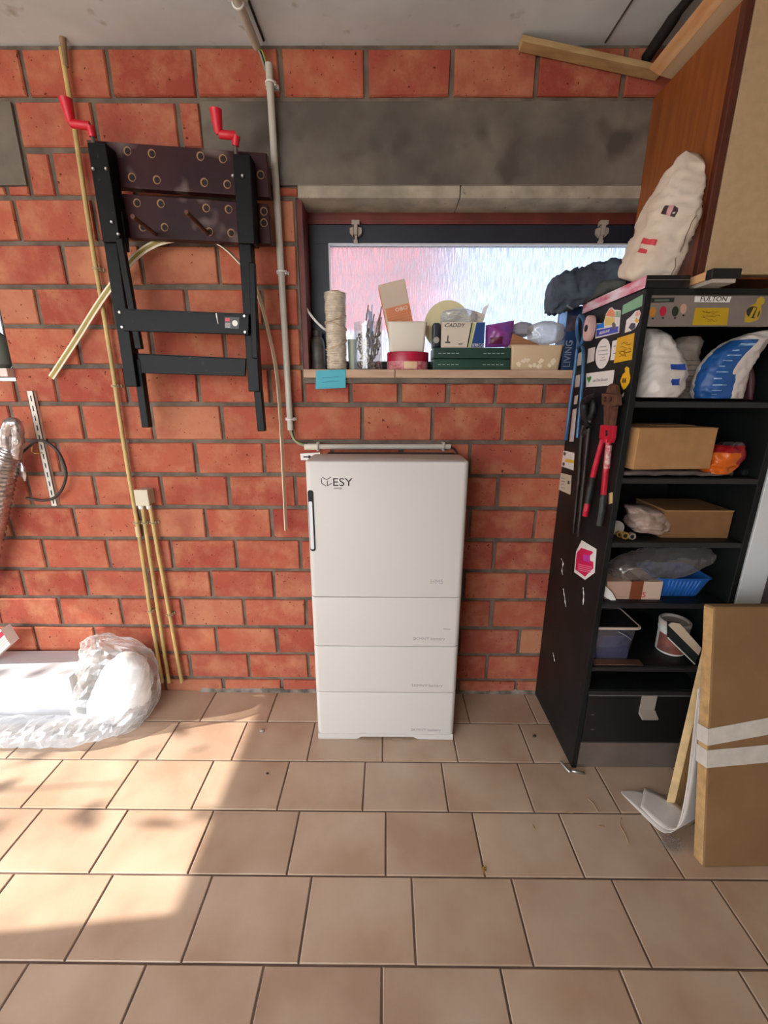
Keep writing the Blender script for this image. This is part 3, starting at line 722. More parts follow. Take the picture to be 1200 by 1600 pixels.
# logo: open book of strokes + ESY
INK = mat('logo_ink', (42, 22, 26), .5)
def stroke(p0, p1, w=.0026):
    a, b = V((p0[0], BYF-.0006, p0[1])), V((p1[0], BYF-.0006, p1[1])); s = (b-a).normalized().cross(V((0, 1, 0)))*w/2
    return [a-s, a+s, b+s, b-s]
L0 = lambda x, y: (lambda p: (p.x, p.z))(g(490+x/15., 735+y/15.))
mb = MB()
for p, q in (((195, 155), (300, 218)), ((300, 218), (408, 160)), ((185, 185), (188, 305)), ((188, 302), (298, 368)), ((322, 240), (322, 365)), ((322, 362), (432, 298))):
    mb.prism(stroke(L0(*p), L0(*q)), (0, .0006, 0))
obj('logo_mark', mb, INK, inv)
p = g(490+438/15., 735+362/15.); q = g(490+438/15., 735+180/15.)
text('logo_letters', 'ESY', (p.x, BYF-.0006, p.z), (q.z-p.z)/.69, INK, inv, sx=1.14)
p = g(490+478/15., 735+436/15.); text('logo_subtitle', 'energy', (p.x, BYF-.0006, p.z), .011, mat('ink_grey', (130, 112, 110), .5), inv)
GREYINK = mat('print_grey', (164, 156, 153), .5)
p = g(672, 912); text('model_name', 'HM5', (p.x, BYF-.0006, p.z), .026, GREYINK, inv)
for md, (x, y) in zip(mods, ((645, 1000), (643, 1073), (642, 1142))):
    p = g(x, y); text('module_print', 'SKMNY battery', (p.x, BYF-.0006, p.z), .0185, GREYINK, md, sx=1.1)
p = g(690, 984); obj('module_scuff', MB().prism([g(693, 982), g(704, 983), g(704, 984.2), g(693, 983.4)], (0, .0004, 0)), GREYINK, mods[0])
obj('side_latch', MB().cbox(BX1-.002, BX1+.016, -.20, -.185, .738, .756, .003), WHITEPL, inv)

# ================================================================== LEFT FLOOR: white box, bag, foam
CART = mat('white_carton', (206, 208, 214), .6, var=.03)
bz = .248; A = math.radians(1.5)
CWX = -1.69
Mx = Matrix.Translation((CWX, -.125, 0)) @ Matrix.Rotation(A, 4, 'Z')
t = thing('white_carton', 'white cardboard carton lying on the floor wrapped in plastic at the left', 'box', (CWX, -.125, 0))
obj('carton_body', MB().cbox(-.27, .27, -.108, .095, 0, bz-.002, .003, M=Mx), CART, t)
obj('carton_flap', MB().box(-.271, .2715, -.1095, -.004, bz-.002, bz, M=Mx).box(-.271, .2715, -.002, .0955, bz-.002, bz, M=Mx), CART, t)
obj('tape_band', MB().box(-.2725, .2725, -.1102, .0965, .118, .122, M=Mx), mat('tape_pale', (196, 200, 208), .25), t)
obj('end_fold', MB().prism([Mx @ V(q) for q in ((.2705, -.10, .125), (.2705, .09, .125), (.2705, .09, .238), (.2705, -.10, .238))], (.002, 0, 0)), mat('carton_grey', (206, 202, 196), .6), t)
q = [at(x, y, -.14) for x, y in ((-34, 1040), (6, 1003), (21, 1026), (-12, 1056))]
t = thing('paper_box', 'small white box with a red stripe at the left edge behind the carton', 'box', q[3])
zz = V((0, 0, bz+.004-min(p.z for p in q)))
q = [p+zz for p in q]
obj('box_body', MB().prism(q, (0, .05, 0)), WHITE, t)
mid = lambda a, b, f: a.lerp(b, f)
obj('red_stripe', MB().prism([p+V((0, -.0008, 0)) for p in (mid(q[0], q[3], .12), mid(q[1], q[2], .12), mid(q[1], q[2], .38), mid(q[0], q[3], .38))], (0, .0006, 0)), mat('crimson', (190, 40, 64), .5), t)
for k in range(3): obj('print_line', MB().prism([p+V((0, -.0008, 0)) for p in (mid(q[0], q[3], .5+.13*k), mid(q[1], q[2], .5+.13*k), mid(q[1], q[2], .54+.13*k), mid(q[0], q[3], .54+.13*k))], (0, .0006, 0)), mat('print_tan', (180, 160, 140), .6), t)
# white foam sheets inside the bag
fo = Loft([(V((-1.27, -.17, .012)), V((.10, 0, 0)), V((0, .07, 0))), (V((-1.26, -.165, .07)), V((.125, 0, 0)), V((0, .09, 0))), (V((-1.24, -.15, .16)), V((.115, 0, 0)), V((0, .08, 0))), (V((-1.215, -.135, .25)), V((.085, 0, 0)), V((0, .055, 0))), (V((-1.21, -.13, .30)), V((.03, 0, 0)), V((0, .02, 0)))], 2.5, .014, 9, 3)
tag(obj('foam_wrap', fo.mesh(40, 30), mat('foam_white', (244, 243, 242), .8), smooth=True), 'white foam packing bundle inside the clear bag by the conduits', 'packing foam')
t = thing('plastic_bag', 'large clear crumpled plastic bag slumped on the floor at the left', 'bag', (-1.27, -.17, 0))
bl = Loft([(V((-1.27, -.185, .004)), V((.145, 0, 0)), V((0, .115, 0))), (V((-1.262, -.18, .06)), V((.170, 0, 0)), V((0, .128, 0))), (V((-1.252, -.165, .16)), V((.165, 0, 0)), V((0, .112, 0))), (V((-1.245, -.145, .25)), V((.155, 0, 0)), V((0, .095, 0))), (V((-1.265, -.125, .31)), V((.14, 0, 0)), V((0, .075, 0))), (V((-1.33, -.11, .355)), V((.075, 0, 0)), V((0, .045, 0))), (V((-1.345, -.11, .385)), V((.02, 0, 0)), V((0, .012, 0)))], 2.6, .020, 7, 1, .7)
random.seed(31)
def crumple(mb, a, zmin=.002):
    for v in mb.v:
        v += V((random.uniform(-a, a), random.uniform(-a, a), random.uniform(-a, a)))
        v.z = max(v.z, zmin); v.y = min(v.y, -.012)
    return mb
obj('bag_body', crumple(bl.mesh(30, 20), .007), FILM, t)
tl = Loft([(V((-1.13, -.20, .05)), V((0, .03, 0)), V((0, 0, .035))), (V((-1.20, -.26, .045)), V((0, .055, 0)), V((0, 0, .040))), (V((-1.34, -.318, .045)), V((0, .060, 0)), V((0, 0, .040))), (V((-1.50, -.325, .045)), V((0, .065, 0)), V((0, 0, .040))), (V((-1.68, -.315, .04)), V((0, .065, 0)), V((0, 0, .034))), (V((-1.9, -.30, .035)), V((0, .055, 0)), V((0, 0, .028))), (V((-2.1, -.29, .03)), V((0, .04, 0)), V((0, 0, .022)))], 2.6, .014, 9, 2, .7)
obj('bag_tail', crumple(tl.mesh(18, 44), .005), FILMW, t)
# ================================================================== WINDOW SILL CLUTTER
SZ = SILL_Z
def px_box(x0, y0, x1, y1, Y, z0=None):
    a, b = at(x0, y0, Y), at(x1, y1, Y)
    xm = [at(x0, (y0+y1)/2, Y).x, at(x1, (y0+y1)/2, Y).x]
    return xm[0], xm[1], (b.z if z0 is None else z0), a.z
# dusty bottle
p = at(497, 560, .085); zt = at(497, 517, .085).z-SZ
t = thing('dusty_jar', 'dusty grey glass jar in the window corner behind the cord reel', 'jar', (p.x, .085, SZ))
obj('jar_body', MB().lathe([(.026, 0), (.031, .005), (.032, zt*.6), (.026, zt*.78), (.017, zt*.86)], (p.x, .085, SZ), 24), mat('dusty_glass', (96, 88, 82), .5, var=.35, vscale=25), t, smooth=40)
obj('jar_lid', MB().lathe([(.019, zt*.86), (.019, zt)], (p.x, .085, SZ), 20), mat('lid_dark', (64, 58, 54), .5), t, smooth=40)
# cord reel
p = at(525, 520, .05); zt = at(525, 455, .05).z-SZ; R = at(542, 520, .05).x-p.x
t = thing('cord_reel', 'tall reel wound with pale beige cord on the sill', 'cord reel', (p.x, .05, SZ))
prof = []; n = 44
for k in range(n*4+1):
    z = .004+(zt-.012)*k/(n*4); ph = k/4*2*PI
    prof.append((R*(.90+.035*noise.noise(V((z*30, 1, 0)))+.05*noise.noise(V((z*90, 4, 0))))+.0030*math.cos(ph), z))
prof = [(.01, .004)]+prof+[(.012, zt-.006)]
mb = MB().lathe(prof, (p.x, .05, SZ), 40)
for v in mb.v: v.x += .0025*noise.noise(v*45); v.y += .0025*noise.noise(v*45+V((9, 9, 9)))
obj('cord_winding', mb, mat('cord_beige', (226, 210, 190), .85, var=.14, vscale=50), t, smooth=True)
obj('core_tube', MB().lathe([(.022, 0), (.022, zt), (.017, zt), (.017, .01)], (p.x, .05, SZ), 24), KRAFT, t, smooth=40)
# loose diagonal cord turns
for k, (z, s) in enumerate(((.10, .05), (.17, -.03), (.20, .035))):
    q = [V((p.x+(R*.965)*math.cos(a), .05+(R*.965)*math.sin(a), SZ+z+s*.4*math.sin(a+1))) for a in [2*PI*i/28 for i in range(28)]]
    obj('loose_turn', MB().tube(q, .0028, 6, closed=True), mat('cord_beige2', (196, 172, 146), .85), t, smooth=True)
# white cable from the jamb
P = smoothpath([at(470, 462, .02), at(476, 478, .03), at(490, 498, .04), at(504, 512, .05), at(510, 516, .06)], 20)
tag(obj('white_cable', MB().tube(P, .005, 8), WHITEPL, smooth=True), 'white cable curving from the window jamb to the cord reel', 'cable')
# pale cup
p = at(551, 560, .1); zt = at(551, 531, .1).z-SZ
tag(obj('plastic_cup', MB().lathe([(.012, .003), (.016, 0), (.020, zt), (.0185, zt), (.0150, .006)], (p.x, .095, SZ), 24), mat('cup_pale', (196, 204, 186), .4), smooth=40), 'narrow pale green cup between the cord reel and the clear jar', 'cup')
# jar of ties and clips
p = at(575, 545, .058); R = at(597, 545, .058).x-p.x; zt = at(575, 505, .058).z-SZ
t = thing('clear_jar', 'clear plastic jar full of metal clips and cable ties', 'jar', (p.x, .058, SZ))
obj('jar_wall', MB().lathe([(R*.96, .0), (R, .004), (R, zt), (R*.97, zt), (R*.96, .004)], (p.x, .058, SZ), 32), CLEAR, t, smooth=40)
random.seed(11)
CLIPM = [STEEL, mat('clip_brown', (132, 112, 92), .4, .5), mat('clip_grey', (120, 112, 106), .4, .6), mat('clip_dark', (70, 62, 58), .5, .3)]
for k in range(46):
    a = random.uniform(0, 2*PI); r = R*.72*math.sqrt(random.random()); c = V((p.x+r*math.cos(a), .058+r*math.sin(a), SZ+.012+random.random()*zt*.72))
    ax = V((random.uniform(-1, 1), random.uniform(-1, 1), random.uniform(-1, 1))).normalized(); u = ax.orthogonal().normalized(); w = ax.cross(u); rr = random.uniform(.010, .018)
    obj('metal_clip', MB().tube([c+u*rr*math.cos(q)+w*rr*math.sin(q) for q in [2*PI*i/12 for i in range(10)]], .0032, 5), CLIPM[k % 4], t, smooth=True)
for k in range(14):
    a = random.uniform(0, 2*PI); b = V((p.x+R*.45*math.cos(a), .058+R*.4*math.sin(a), SZ+.05)); left = k < 6
    d = V(((-.006 if left else .030)+random.uniform(-.012, .012), random.uniform(-.01, .01), zt+random.uniform(.01, .075)-.05))
    q = smoothpath([b, b+d*.5+V((0, 0, .0)), b+d], 8)
    obj('cable_tie', MB().grid(lambda u, v: q[int(round(u*8))]+V((.0045*(v-.5), .002*(v-.5), 0)), 8, 1), mat('tie_blue', (176, 192, 226), .4) if left else mat('tie_brown', (128, 112, 98), .5), t, solid=.001)
# red tin, tub on it, open carton in the tub
p = at(637, 560, .05); R = .086; sy = .66; zt = at(637, 549, -.006).z-SZ
t = thing('red_tin', 'oval crimson biscuit tin with a cream label on the sill', 'tin', (p.x, .052, SZ))
TINR = mat('tin_red', (184, 18, 60), .35, col2=(150, 14, 44), vscale=14); TINP = mat('tin_pink', (214, 150, 146), .45, col2=(176, 60, 84), vscale=45)
obj('tin_body', MB().lathe([(R*.97, 0), (R, .003), (R, .036)], (p.x, .052, SZ), 40, sy=sy), TINP, t, smooth=40)
obj('tin_lid', MB().lathe([(R*1.015, .034), (R*1.02, zt-.004), (R, zt), (.01, zt)], (p.x, .052, SZ), 40, sy=sy), TINR, t, smooth=40)
obj('cream_label', MB().grid(lambda u, v: V((p.x+R*1.008*math.cos(-PI/2-.2+.62*u), .052+R*sy*1.008*math.sin(-PI/2-.2+.62*u), SZ+.004+.028*v)), 8, 1), mat('label_cream', (222, 186, 150), .5), t)
x0, x1, z0, z1 = px_box(606, 503, 666, 548, .02, SZ+zt+.001)
def tub(name, label, cat, x0, x1, y0, y1, z0, z1, m, taper=.008, rim=True, rimm=None, r=.012, fill=None, grp=None):
    t = thing(name, label, cat, ((x0+x1)/2, (y0+y1)/2, z0), grp)
    rings = []
    for z, ins in ((z0, taper+.002), (z0+.003, taper), (z1, 0), (z1, .003), (z0+.005, taper+.003)):
        rings.append([V((x, y, z)) for x, y in rrect(x0+ins, x1-ins, y0+ins, y1-ins, r, 4)])
    n = len(rings[0]); vs = [q for rg in rings for q in rg]; fs = []
    for i in range(4): fs += [(i*n+k, i*n+(k+1) % n, (i+1)*n+(k+1) % n, (i+1)*n+k) for k in range(n)]
    fs += [list(range(n-1, -1, -1)), list(range(4*n, 5*n))]
    obj('tub_wall', MB().add(vs, fs), m, t, smooth=35)
    if rim: obj('tub_rim', MB().tube([V((x, y, z1-.002)) for x, y in rrect(x0-.001, x1+.001, y0-.001, y1+.001, r, 4)], .0026, 6, closed=True), rimm or m, t, smooth=True)
    if fill:
        lf = (fill[0]) ; zf = z0+(z1-z0)*lf
        obj('contents', MB().box(x0+taper+.004, x1-taper-.004, y0+taper+.004, y1-taper-.004, z0+.006, zf), fill[1], t)
    return t
tub('plastic_tub', 'square milky white tub standing on the crimson tin', 'tub', x0, x1, .012, .095, z0, z1, mat('milky_plastic', (222, 214, 200), .4), .007)
tb = z0+.006
c = (at(603, 508, .055)+at(655, 500, .055))/2
Mx = Matrix.Translation((c.x, .055, tb+.052)) @ Matrix.Rotation(math.radians(-13), 4, 'Y')
hw = .058; zt2 = at(620, 440, .055).z-(tb+.052)
t = thing('open_carton', 'beige carton with an orange printed band tilted in the white tub', 'box', (c.x, .055, tb))
obj('carton_body', MB().cbox(-hw+.004, hw-.004, -.02, .022, -.040, zt2, .002, M=Mx), mat('carton_beige', (206, 186, 168), .75, var=.04), t)
zo = z1-(tb+.052)-.006
obj('orange_print', MB().box(-hw+.012, hw-.004, -.0212, -.0198, zo, zo+.070, M=Mx), mat('print_orange', (214, 136, 96), .7, var=.06), t)
for k in range(5): obj('print_line', MB().box(-hw+.014, hw-.006, -.0218, -.0208, zo+.010+.010*k, zo+.0115+.010*k, M=Mx), mat('print_orange2', (196, 112, 76), .7), t)
cu = Mx @ V((-.008, -.0222, zo+.050)); text('carton_lettering', 'OBO', cu, .019, mat('print_white', (232, 214, 200), .6), t, rot=(PI/2, 0, 0), rot2=math.radians(13), sx=1.25)
obj('orange_edge', MB().box(-hw+.002, -hw+.005, -.02, .02, -.01, zt2-.01, M=Mx), mat('print_orange', (214, 136, 96)), t)
# green case, caddy carton, reel, purple bag
x0, x1, z0, z1 = px_box(677, 543, 797, 577, -.004, SZ)
GREENC = mat('green_case', (24, 66, 52), .45, var=.15)
t = thing('green_case', 'dark green flat tool case lying on the sill', 'case', ((x0+x1)/2, .05, SZ))
zm = (z0+z1)/2
obj('case_half', MB().cbox(x0, x1, -.004, .118, z0, zm-.001, .003), GREENC, t); obj('case_half', MB().cbox(x0, x1, -.004, .118, zm+.001, z1, .003), GREENC, t)
for z in (z0+.019, zm+.019):
    for xs in (x0+.02, x1-.11):
        for k in range(5): obj('print_dash', MB().box(xs+.018*k, xs+.012+.018*k, -.0046, -.0038, z, z+.0028), mat('print_palegreen', (150, 170, 156), .6), t)
GZ = z1
x0, x1, z0, z1 = px_box(690, 503, 757, 543, .006, GZ+.0005)
CADB = mat('caddy_board', (214, 200, 184), .7, var=.03); BLUE = mat('box_blue', (22, 66, 128), .5)
t = thing('printed_carton', 'open white carton with a blue end panel on the green case', 'box', ((x0+x1)/2, .05, GZ))
obj('carton_body', MB().box(x0, x1, .006, .009, z0, z1).box(x0, x1, .085, .088, z0, z1).box(x0, x0+.003, .009, .085, z0, z1).box(x1-.003, x1, .009, .085, z0, z1).box(x0, x1, .009, .085, z0, z0+.003), CADB, t)
w = x1-x0; h = z1-z0
obj('blue_panel', MB().prism([V((x0+w*q, .0052, z0+h*r)) for q, r in ((.70, .02), (.995, .02), (.995, .98), (.80, .98))], (0, .0006, 0)), BLUE, t)
for f, m in ((.62, BLACKM), (.665, mat('lime', (170, 190, 90), .6))): obj('diagonal_stripe', MB().prism([V((x0+w*q, .0052, z0+h*r)) for q, r in ((f-.02, .02), (f+.012, .02), (f+.092, .98), (f+.06, .98))], (0, .0006, 0)), m, t)
text('carton_lettering', 'CADDY', (x0+w*.06, .0052, z0+h*.80), .021, BLACKM, t, shear=.2, sx=1.1)
text('carton_lettering', 'ERICO', (x0+w*.73, .0044, z0+h*.05), .016, WHITE, t, sx=1.1)
obj('candle_icon', MB().prism([V((x0+w*q, .0052, z0+h*r)) for q, r in ((.09, .18), (.21, .18), (.21, .24), (.165, .24), (.165, .42), (.155, .5), (.145, .5), (.135, .42), (.135, .24), (.09, .24))], (0, .0006, 0)), mat('ink_soft', (70, 64, 62), .6), t)
obj('side_print', MB().prism([V((x0+w*q, .0052, z0+h*r)) for q, r in ((.40, .12), (.50, .13), (.50, .17), (.40, .16))], (0, .0006, 0)), mat('ink_soft', (70, 64, 62)), t)
fl_ = [V((x0+w*q, .04, z0+h*r)) for q, r in ((.62, 1.0), (.985, 1.0), (1.02, 1.34), (.72, 1.52))]
obj('lid_flap', MB().prism(fl_, (0, .002, 0)), CADB, t)
obj('lid_flap', MB().prism([V((x0+w*q, .052, z0+h*r)) for q, r in ((.90, 1.0), (.99, 1.0), (1.12, 1.80), (.99, 1.62))], (0, .002, 0)), mat('flap_white', (228, 232, 240), .6), t)
obj('flap_icon', MB().prism([V((x0+w*q, .0394, z0+h*r)) for q, r in ((.80, 1.08), (.815, 1.08), (.815, 1.28), (.83, 1.30), (.80, 1.30))], (0, .0006, 0)).prism([V((x0+w*q, .0394, z0+h*r)) for q, r in ((.83, 1.24), (.93, 1.23), (.93, 1.25), (.83, 1.26))], (0, .0006, 0)), BLACKM, t)
pb = blob((x0+w*.42, .045, z1+.022), .068, .032, .035, 2.4, .012, 30, 5, 0, .8)
tag(obj('plastic_wrap', pb.mesh(40, 26), FILMW, smooth=True), 'crumpled milky plastic bag bulging out of the open white carton', 'bag')
q = at(676, 525, .045)
t = thing('black_spool', 'dark spool squeezed left of the open white carton', 'spool', (x0-.028, .05, GZ))
obj('spool_flange', MB().cbox(x0-.034, x0-.004, .02, .085, GZ+.0005, z1, .008), mat('spool_dark', (34, 38, 48), .4), t)
obj('spool_core', MB().tube([(x0-.020, .018, GZ+.03), (x0-.020, .008, GZ+.03)], .012, 16), STEEL, t, smooth=40)
c = at(699, 498, .105); R = at(735, 498, .105).x-c.x
t = thing('cream_reel', 'round cream disc standing against the glass behind the open white carton', 'reel', (c.x, .105, GZ))
cz = GZ+R+.001
obj('disc', MB().tube([(c.x, .098, cz), (c.x, .104, cz)], R, 48), mat('cream_disc', (220, 208, 164), .6), t, smooth=40)
obj('disc', MB().tube([(c.x, .112, cz), (c.x, .118, cz)], R, 48), mat('cream_disc', (220, 208, 164)), t, smooth=40)
obj('hub', MB().tube([(c.x, .104, cz), (c.x, .112, cz)], R*.4, 24), KRAFT, t, smooth=40)
P0 = [at(x, y, .012) for x, y in ((760, 542), (800, 541), (806, 499), (761, 507))]
t = thing('purple_pouch', 'shiny purple plastic pouch lying between the carton and the tub', 'pouch', (P0[0].x, .02, GZ))
L2 = lambda u, v, s: (P0[0].lerp(P0[1], u)).lerp(P0[3].lerp(P0[2], u), v)+V((0, .022+s*.028*(math.sin(PI*u)*math.sin(PI*v))**.6+.005*noise.noise(V((u*5, v*5, s))), 0))
PUR = mat('purple_film', (140, 62, 140), .25, col2=(100, 90, 170), vscale=9, bump=.4, bscale=30)
obj('pouch_side', MB().grid(lambda u, v: L2(u, v, -1), 16, 14).grid(lambda u, v: L2(u, v, 1), 16, 14), PUR, t, smooth=True)
obj('pouch_print', MB().grid(lambda u, v: L2(.15+.45*u, .12+.28*v, -1)+V((0, -.0015, 0)), 8, 5, 0), mat('plum', (96, 26, 66), .3), t, smooth=True)
# right-hand tub with a bag on it
x0, x1, z0, z1 = px_box(797, 539, 879, 579, .002, SZ+.0005)
t = tub('storage_tub', 'cream translucent tub of white pieces at the right end of the sill', 'tub', x0, x1, -.002, .11, z0, z1, mat('cream_tub', (210, 184, 150), .45), .008, fill=(.7, mat('fill_pale', (220, 196, 140), .7)))
random.seed(5)
for k in range(16):
    xx = x0+.03+(x1-x0-.06)*random.random(); zz = z0+.012+random.random()*.028; a = random.random()*3
    obj('white_piece', MB().box(-.008, .008, -.0012, .0012, -.006, .006, M=Matrix.Translation((xx, -.0005+.005*(1-(zz-z0)/.09), zz)) @ Matrix.Rotation(a, 4, 'Y')), mat('piece_white', (232, 214, 186), .6), t)
tag(obj('kraft_offcut', MB().prism([V((x0+.002, .02, z1+.002)), V((x0+.125, .02, z1+.002)), V((x0+.05, .02, z1+.03)), V((x0+.008, .02, z1+.045))], (0, .035, 0)), mat('offcut_brown', (164, 110, 74), .8, var=.15)), 'brown cardboard offcut on the tub of white pieces', 'cardboard')
pb = blob((x0+.148, .04, z1+.05), .066, .035, .046, 2.6, .012, 26, 8, 0, .8)
tag(obj('clear_bag', pb.mesh(40, 30), film_mat('dusty_film', (206, 202, 194), .65), smooth=True), 'dusty clear bag of small parts on top of the tub of white pieces', 'bag')
pb = blob((x0+.06, .075, z1+.068), .04, .022, .03, 2.4, .01, 30, 9, 0, .8)
tag(obj('grey_rag', pb.mesh(30, 22), mat('rag_grey', (146, 144, 156), .8), smooth=True), 'small grey rag against the glass above the right tub', 'rag')
# blue carton standing at the end of the sill
xa = at(882, 530, .02).x; xb = .845; zt = at(885, 478, .02).z
t = thing('blue_carton', 'tall dark blue carton at the end of the sill against the shelf unit', 'box', ((xa+xb)/2, .06, SZ))
obj('carton_body', MB().cbox(xa, xb, .02, .118, SZ+.0005, zt, .002), mat('carton_blue', (30, 62, 106), .45, var=.2), t)
obj('sky_edge', MB().prism([V((xa-.0006, .1, SZ+.16)), V((xa-.0006, .022, SZ+.16)), V((xa-.0006, .022, zt-.004)), V((xa-.0006, .1, zt-.004))], (.0004, 0, 0)), mat('sky_blue', (120, 178, 230), .5), t)
obj('photo_print', MB().prism([V((xa+.004, .0192, SZ+.150)), V((xb-.004, .0192, SZ+.156)), V((xb-.004, .0192, SZ+.205)), V((xa+.006, .0192, SZ+.21))], (0, .0005, 0)), mat('print_mauve', (96, 80, 94), .5, col2=(50, 50, 60), vscale=40), t)
text('carton_lettering', 'LIVING', (xa+.034, .0190, SZ+.012), .040, mat('print_steel', (140, 150, 164), .5), t, rot=(PI/2, -PI/2, 0), sx=.85)
# note on the sill edge
c = [at(x, y, -.021) for x, y in ((494, 579), (540, 577), (540, 606), (493, 608))]
t = tag(obj('paper_note', MB().grid(lambda u, v: c[3].lerp(c[2], u).lerp(c[0].lerp(c[1], u), v)+V((0, -.004*math.sin(PI*u)*(1-v), 0)), 8, 4), mat('note_blue', (82, 178, 196), .7, var=.06), solid=.0006), 'small turquoise paper note stuck to the sill edge under the cord reel', 'note')
for k in range(2): obj('pen_line', MB().prism([at(x, y, -.0245) for x, y in ((503, 590+7*k), (530, 588+7*k), (530, 588.8+7*k), (503, 590.8+7*k))], (0, .0004, 0)), mat('pen_teal', (56, 130, 150), .7), t)

# ================================================================== BLACK SHELF UNIT
SX0, SX1, SYF, SYB, STOP = .765, 1.255, -.447, -.006, 1.775
t = shelf = thing('shelf_unit', 'tall black painted open shelf unit covered in stickers', 'shelf', ((SX0+SX1)/2, -.22, 0))
side = obj('side_panel', MB().cbox(SX0, SX0+.02, SYF, SYB, 0, STOP, .0015), BLACKP, t)
obj('side_panel', MB().cbox(SX1-.02, SX1, SYF, SYB, 0, STOP, .0015), BLACKP, t)
obj('back_panel', MB().box(SX0+.02, SX1-.02, -.016, -.008, .02, STOP-.02), BLACKM, t)
obj('top_panel', MB().box(SX0+.02, SX1-.02, SYF, SYB, STOP-.018, STOP), BLACKP, t)
SHZ = [1.452, 1.206, .980, .745, .478, .372]
for k, z in enumerate(SHZ):
    obj('shelf_board', MB().box(SX0+.02, SX1-.02, SYF+.012, -.016, z-.018, z), BLACKP, t)
    obj('shelf_lip', MB().box(SX0+.02, SX1-.02, SYF+.002, SYF+.012, z-.019, z-.002), mat('lip_grey', (34, 34, 36), .5), t)
obj('header_panel', MB().cbox(SX0+.022, SX1-.02, SYF+.003, SYF+.018, 1.672, 1.757, .001), mat('header_grey', (132, 120, 114), .35, var=.1), t)
hd = t.children[-1] if t.children else None
hd = [o for o in COL.objects if o.name == 'header_panel'][0]
HY = SYF+.0025
def hpoly(name, pts, m, parent, off=0.): return obj(name, MB().prism([at(x, y, HY-off) for x, y in pts], (0, .0006, 0)), m, parent)
lab = hpoly('name_label', [(1086, 463), (1143, 463.5), (1140, 472.5), (1085, 472)], WHITE, hd)
p = at(1093, 470.6, HY-.0008); text('label_lettering', 'FULTON', p, .0185, BLACKM, hd, shear=.12, sx=1.12, extrude=.0003)
hpoly('dark_label', [(1018, 465.5), (1054, 465), (1053, 472), (1018, 473)], mat('label_dkgreen', (26, 34, 30), .5), hd)
hpoly('dark_label_print', [(1023, 468), (1046, 467.6), (1046, 470.5), (1023, 471)], mat('print_grey2', (96, 104, 98), .6), hd, .0006)
for (x, y, c, n) in ((1020, 487, (186, 122, 38), 'amber'), (1036, 486, (176, 24, 58), 'crim'), (1055, 486, (28, 40, 30), 'dkgr'), (1068, 482, (190, 150, 130), 'flesh')):
    bl = hpoly('balloon_sticker', [(x+5*math.cos(a)+(.8 if True else 0)*math.sin(a), y-(8 if math.sin(a) > 0 else 9)*math.sin(a)*(.95)) for a in [2*PI*k/18 for k in range(18)]], mat('balloon_'+n, c, .4), hd)
    hpoly('balloon_basket', [(x-1.5, y+9.5), (x+1.5, y+9.5), (x+1.2, y+12), (x-1.5, y+12)], BLACKM, hd)
yl = hpoly('yellow_sticker', [(1087, 481), (1139, 481), (1136, 508), (1082, 508)], mat('sticker_yellow', (196, 158, 22), .45, var=.05), hd)
SCRIB = mat('ink_scribble', (132, 98, 20), .6)
def scribble(n, cx, cy, w, h, seed, place, r=.0006):
    random.seed(seed); mb = MB()
    for k in range(n):
        x0 = cx+random.uniform(-w, w*.4); y0 = cy+random.uniform(-h, h)
        pp = [place(x0+i*random.uniform(2, 4), y0+random.uniform(-2, 2)) for i in range(5)]
        mb.tube(smoothpath(pp, 10), r, 4)
    return mb
obj('sticker_drawing', scribble(9, 1108, 494, 18, 8, 3, lambda x, y: at(x, y, HY-.0008)), SCRIB, hd)
EM = mat('emblem_yellow', (190, 156, 40), .45)
hpoly('emblem_sticker', [(1165, 488), (1172, 478), (1181, 474), (1184, 466), (1190, 463), (1195, 467), (1194, 474), (1189, 477), (1190, 488), (1184, 500), (1172, 504), (1163, 503)], EM, hd)
hpoly('emblem_disc', [(1177+10.5*math.cos(a), 488+9.5*math.sin(a)) for a in [2*PI*k/20 for k in range(20)]], mat('emblem_dark', (52, 46, 40), .5), hd, .0006)
for k in range(2): hpoly('emblem_bar', [(1170+8*k, 496), (1174+8*k, 496.5), (1182+6*k, 481), (1178+6*k, 480)], EM, hd, .0012)
# bottom: drawer front with pull, grey plinth
dr = obj('drawer_front', MB().cbox(SX0+.024, SX1-.024, SYF+.004, SYF+.02, .128, .352, .002), mat('drawer_black', (17, 17, 18), .45), t)
obj('drawer_edge', MB().box(SX0+.024, SX1-.024, SYF+.0025, SYF+.004, .347, .352), mat('edge_grey', (96, 94, 92), .5), dr)
p = at(1014, 1095, SYF); PULL = mat('pull_metal', (176, 164, 152), .45, .3)
obj('drawer_pull', MB().box(p.x-.028, p.x+.028, SYF-.001, SYF+.004, .268, .352).prism([V((p.x-.030, SYF+.002, .268)), V((p.x-.030, SYF-.026, .262)), V((p.x-.030, SYF-.028, .270)), V((p.x-.030, SYF-.002, .286))], (.060, 0, 0)), PULL, dr)
for x, y in ((926, 1117), (926, 1140)): q = at(x, y, SYF+.003); obj('drawer_scuff', MB().box(q.x-.006, q.x+.006, SYF+.0032, SYF+.0042, q.z-.002, q.z+.002), mat('edge_grey', (96, 94, 92)), dr)
obj('plinth', MB().box(SX0+.02, SX1-.02, SYF+.006, SYF+.02, 0, .122), mat('plinth_grey', (112, 98, 90), .55, var=.12), t)
obj('foot_bracket', MB().tube(smoothpath([atz(876, 1190, .012), atz(888, 1204, .012), atz(892, 1206, .008)], 8), .006, 8).tube([atz(890, 1204, .008), atz(913, 1208, .006)], .0055, 8), STEEL, t, smooth=True)
obj('edge_chip', MB().prism([atx(x, y, SX0-.0004)+V((0, 0, 0)) for x, y in ((951, 771), (957, 769), (957, 786), (951, 788))], (.002, 0, 0)), mat('raw_wood', (214, 176, 128), .8), t)

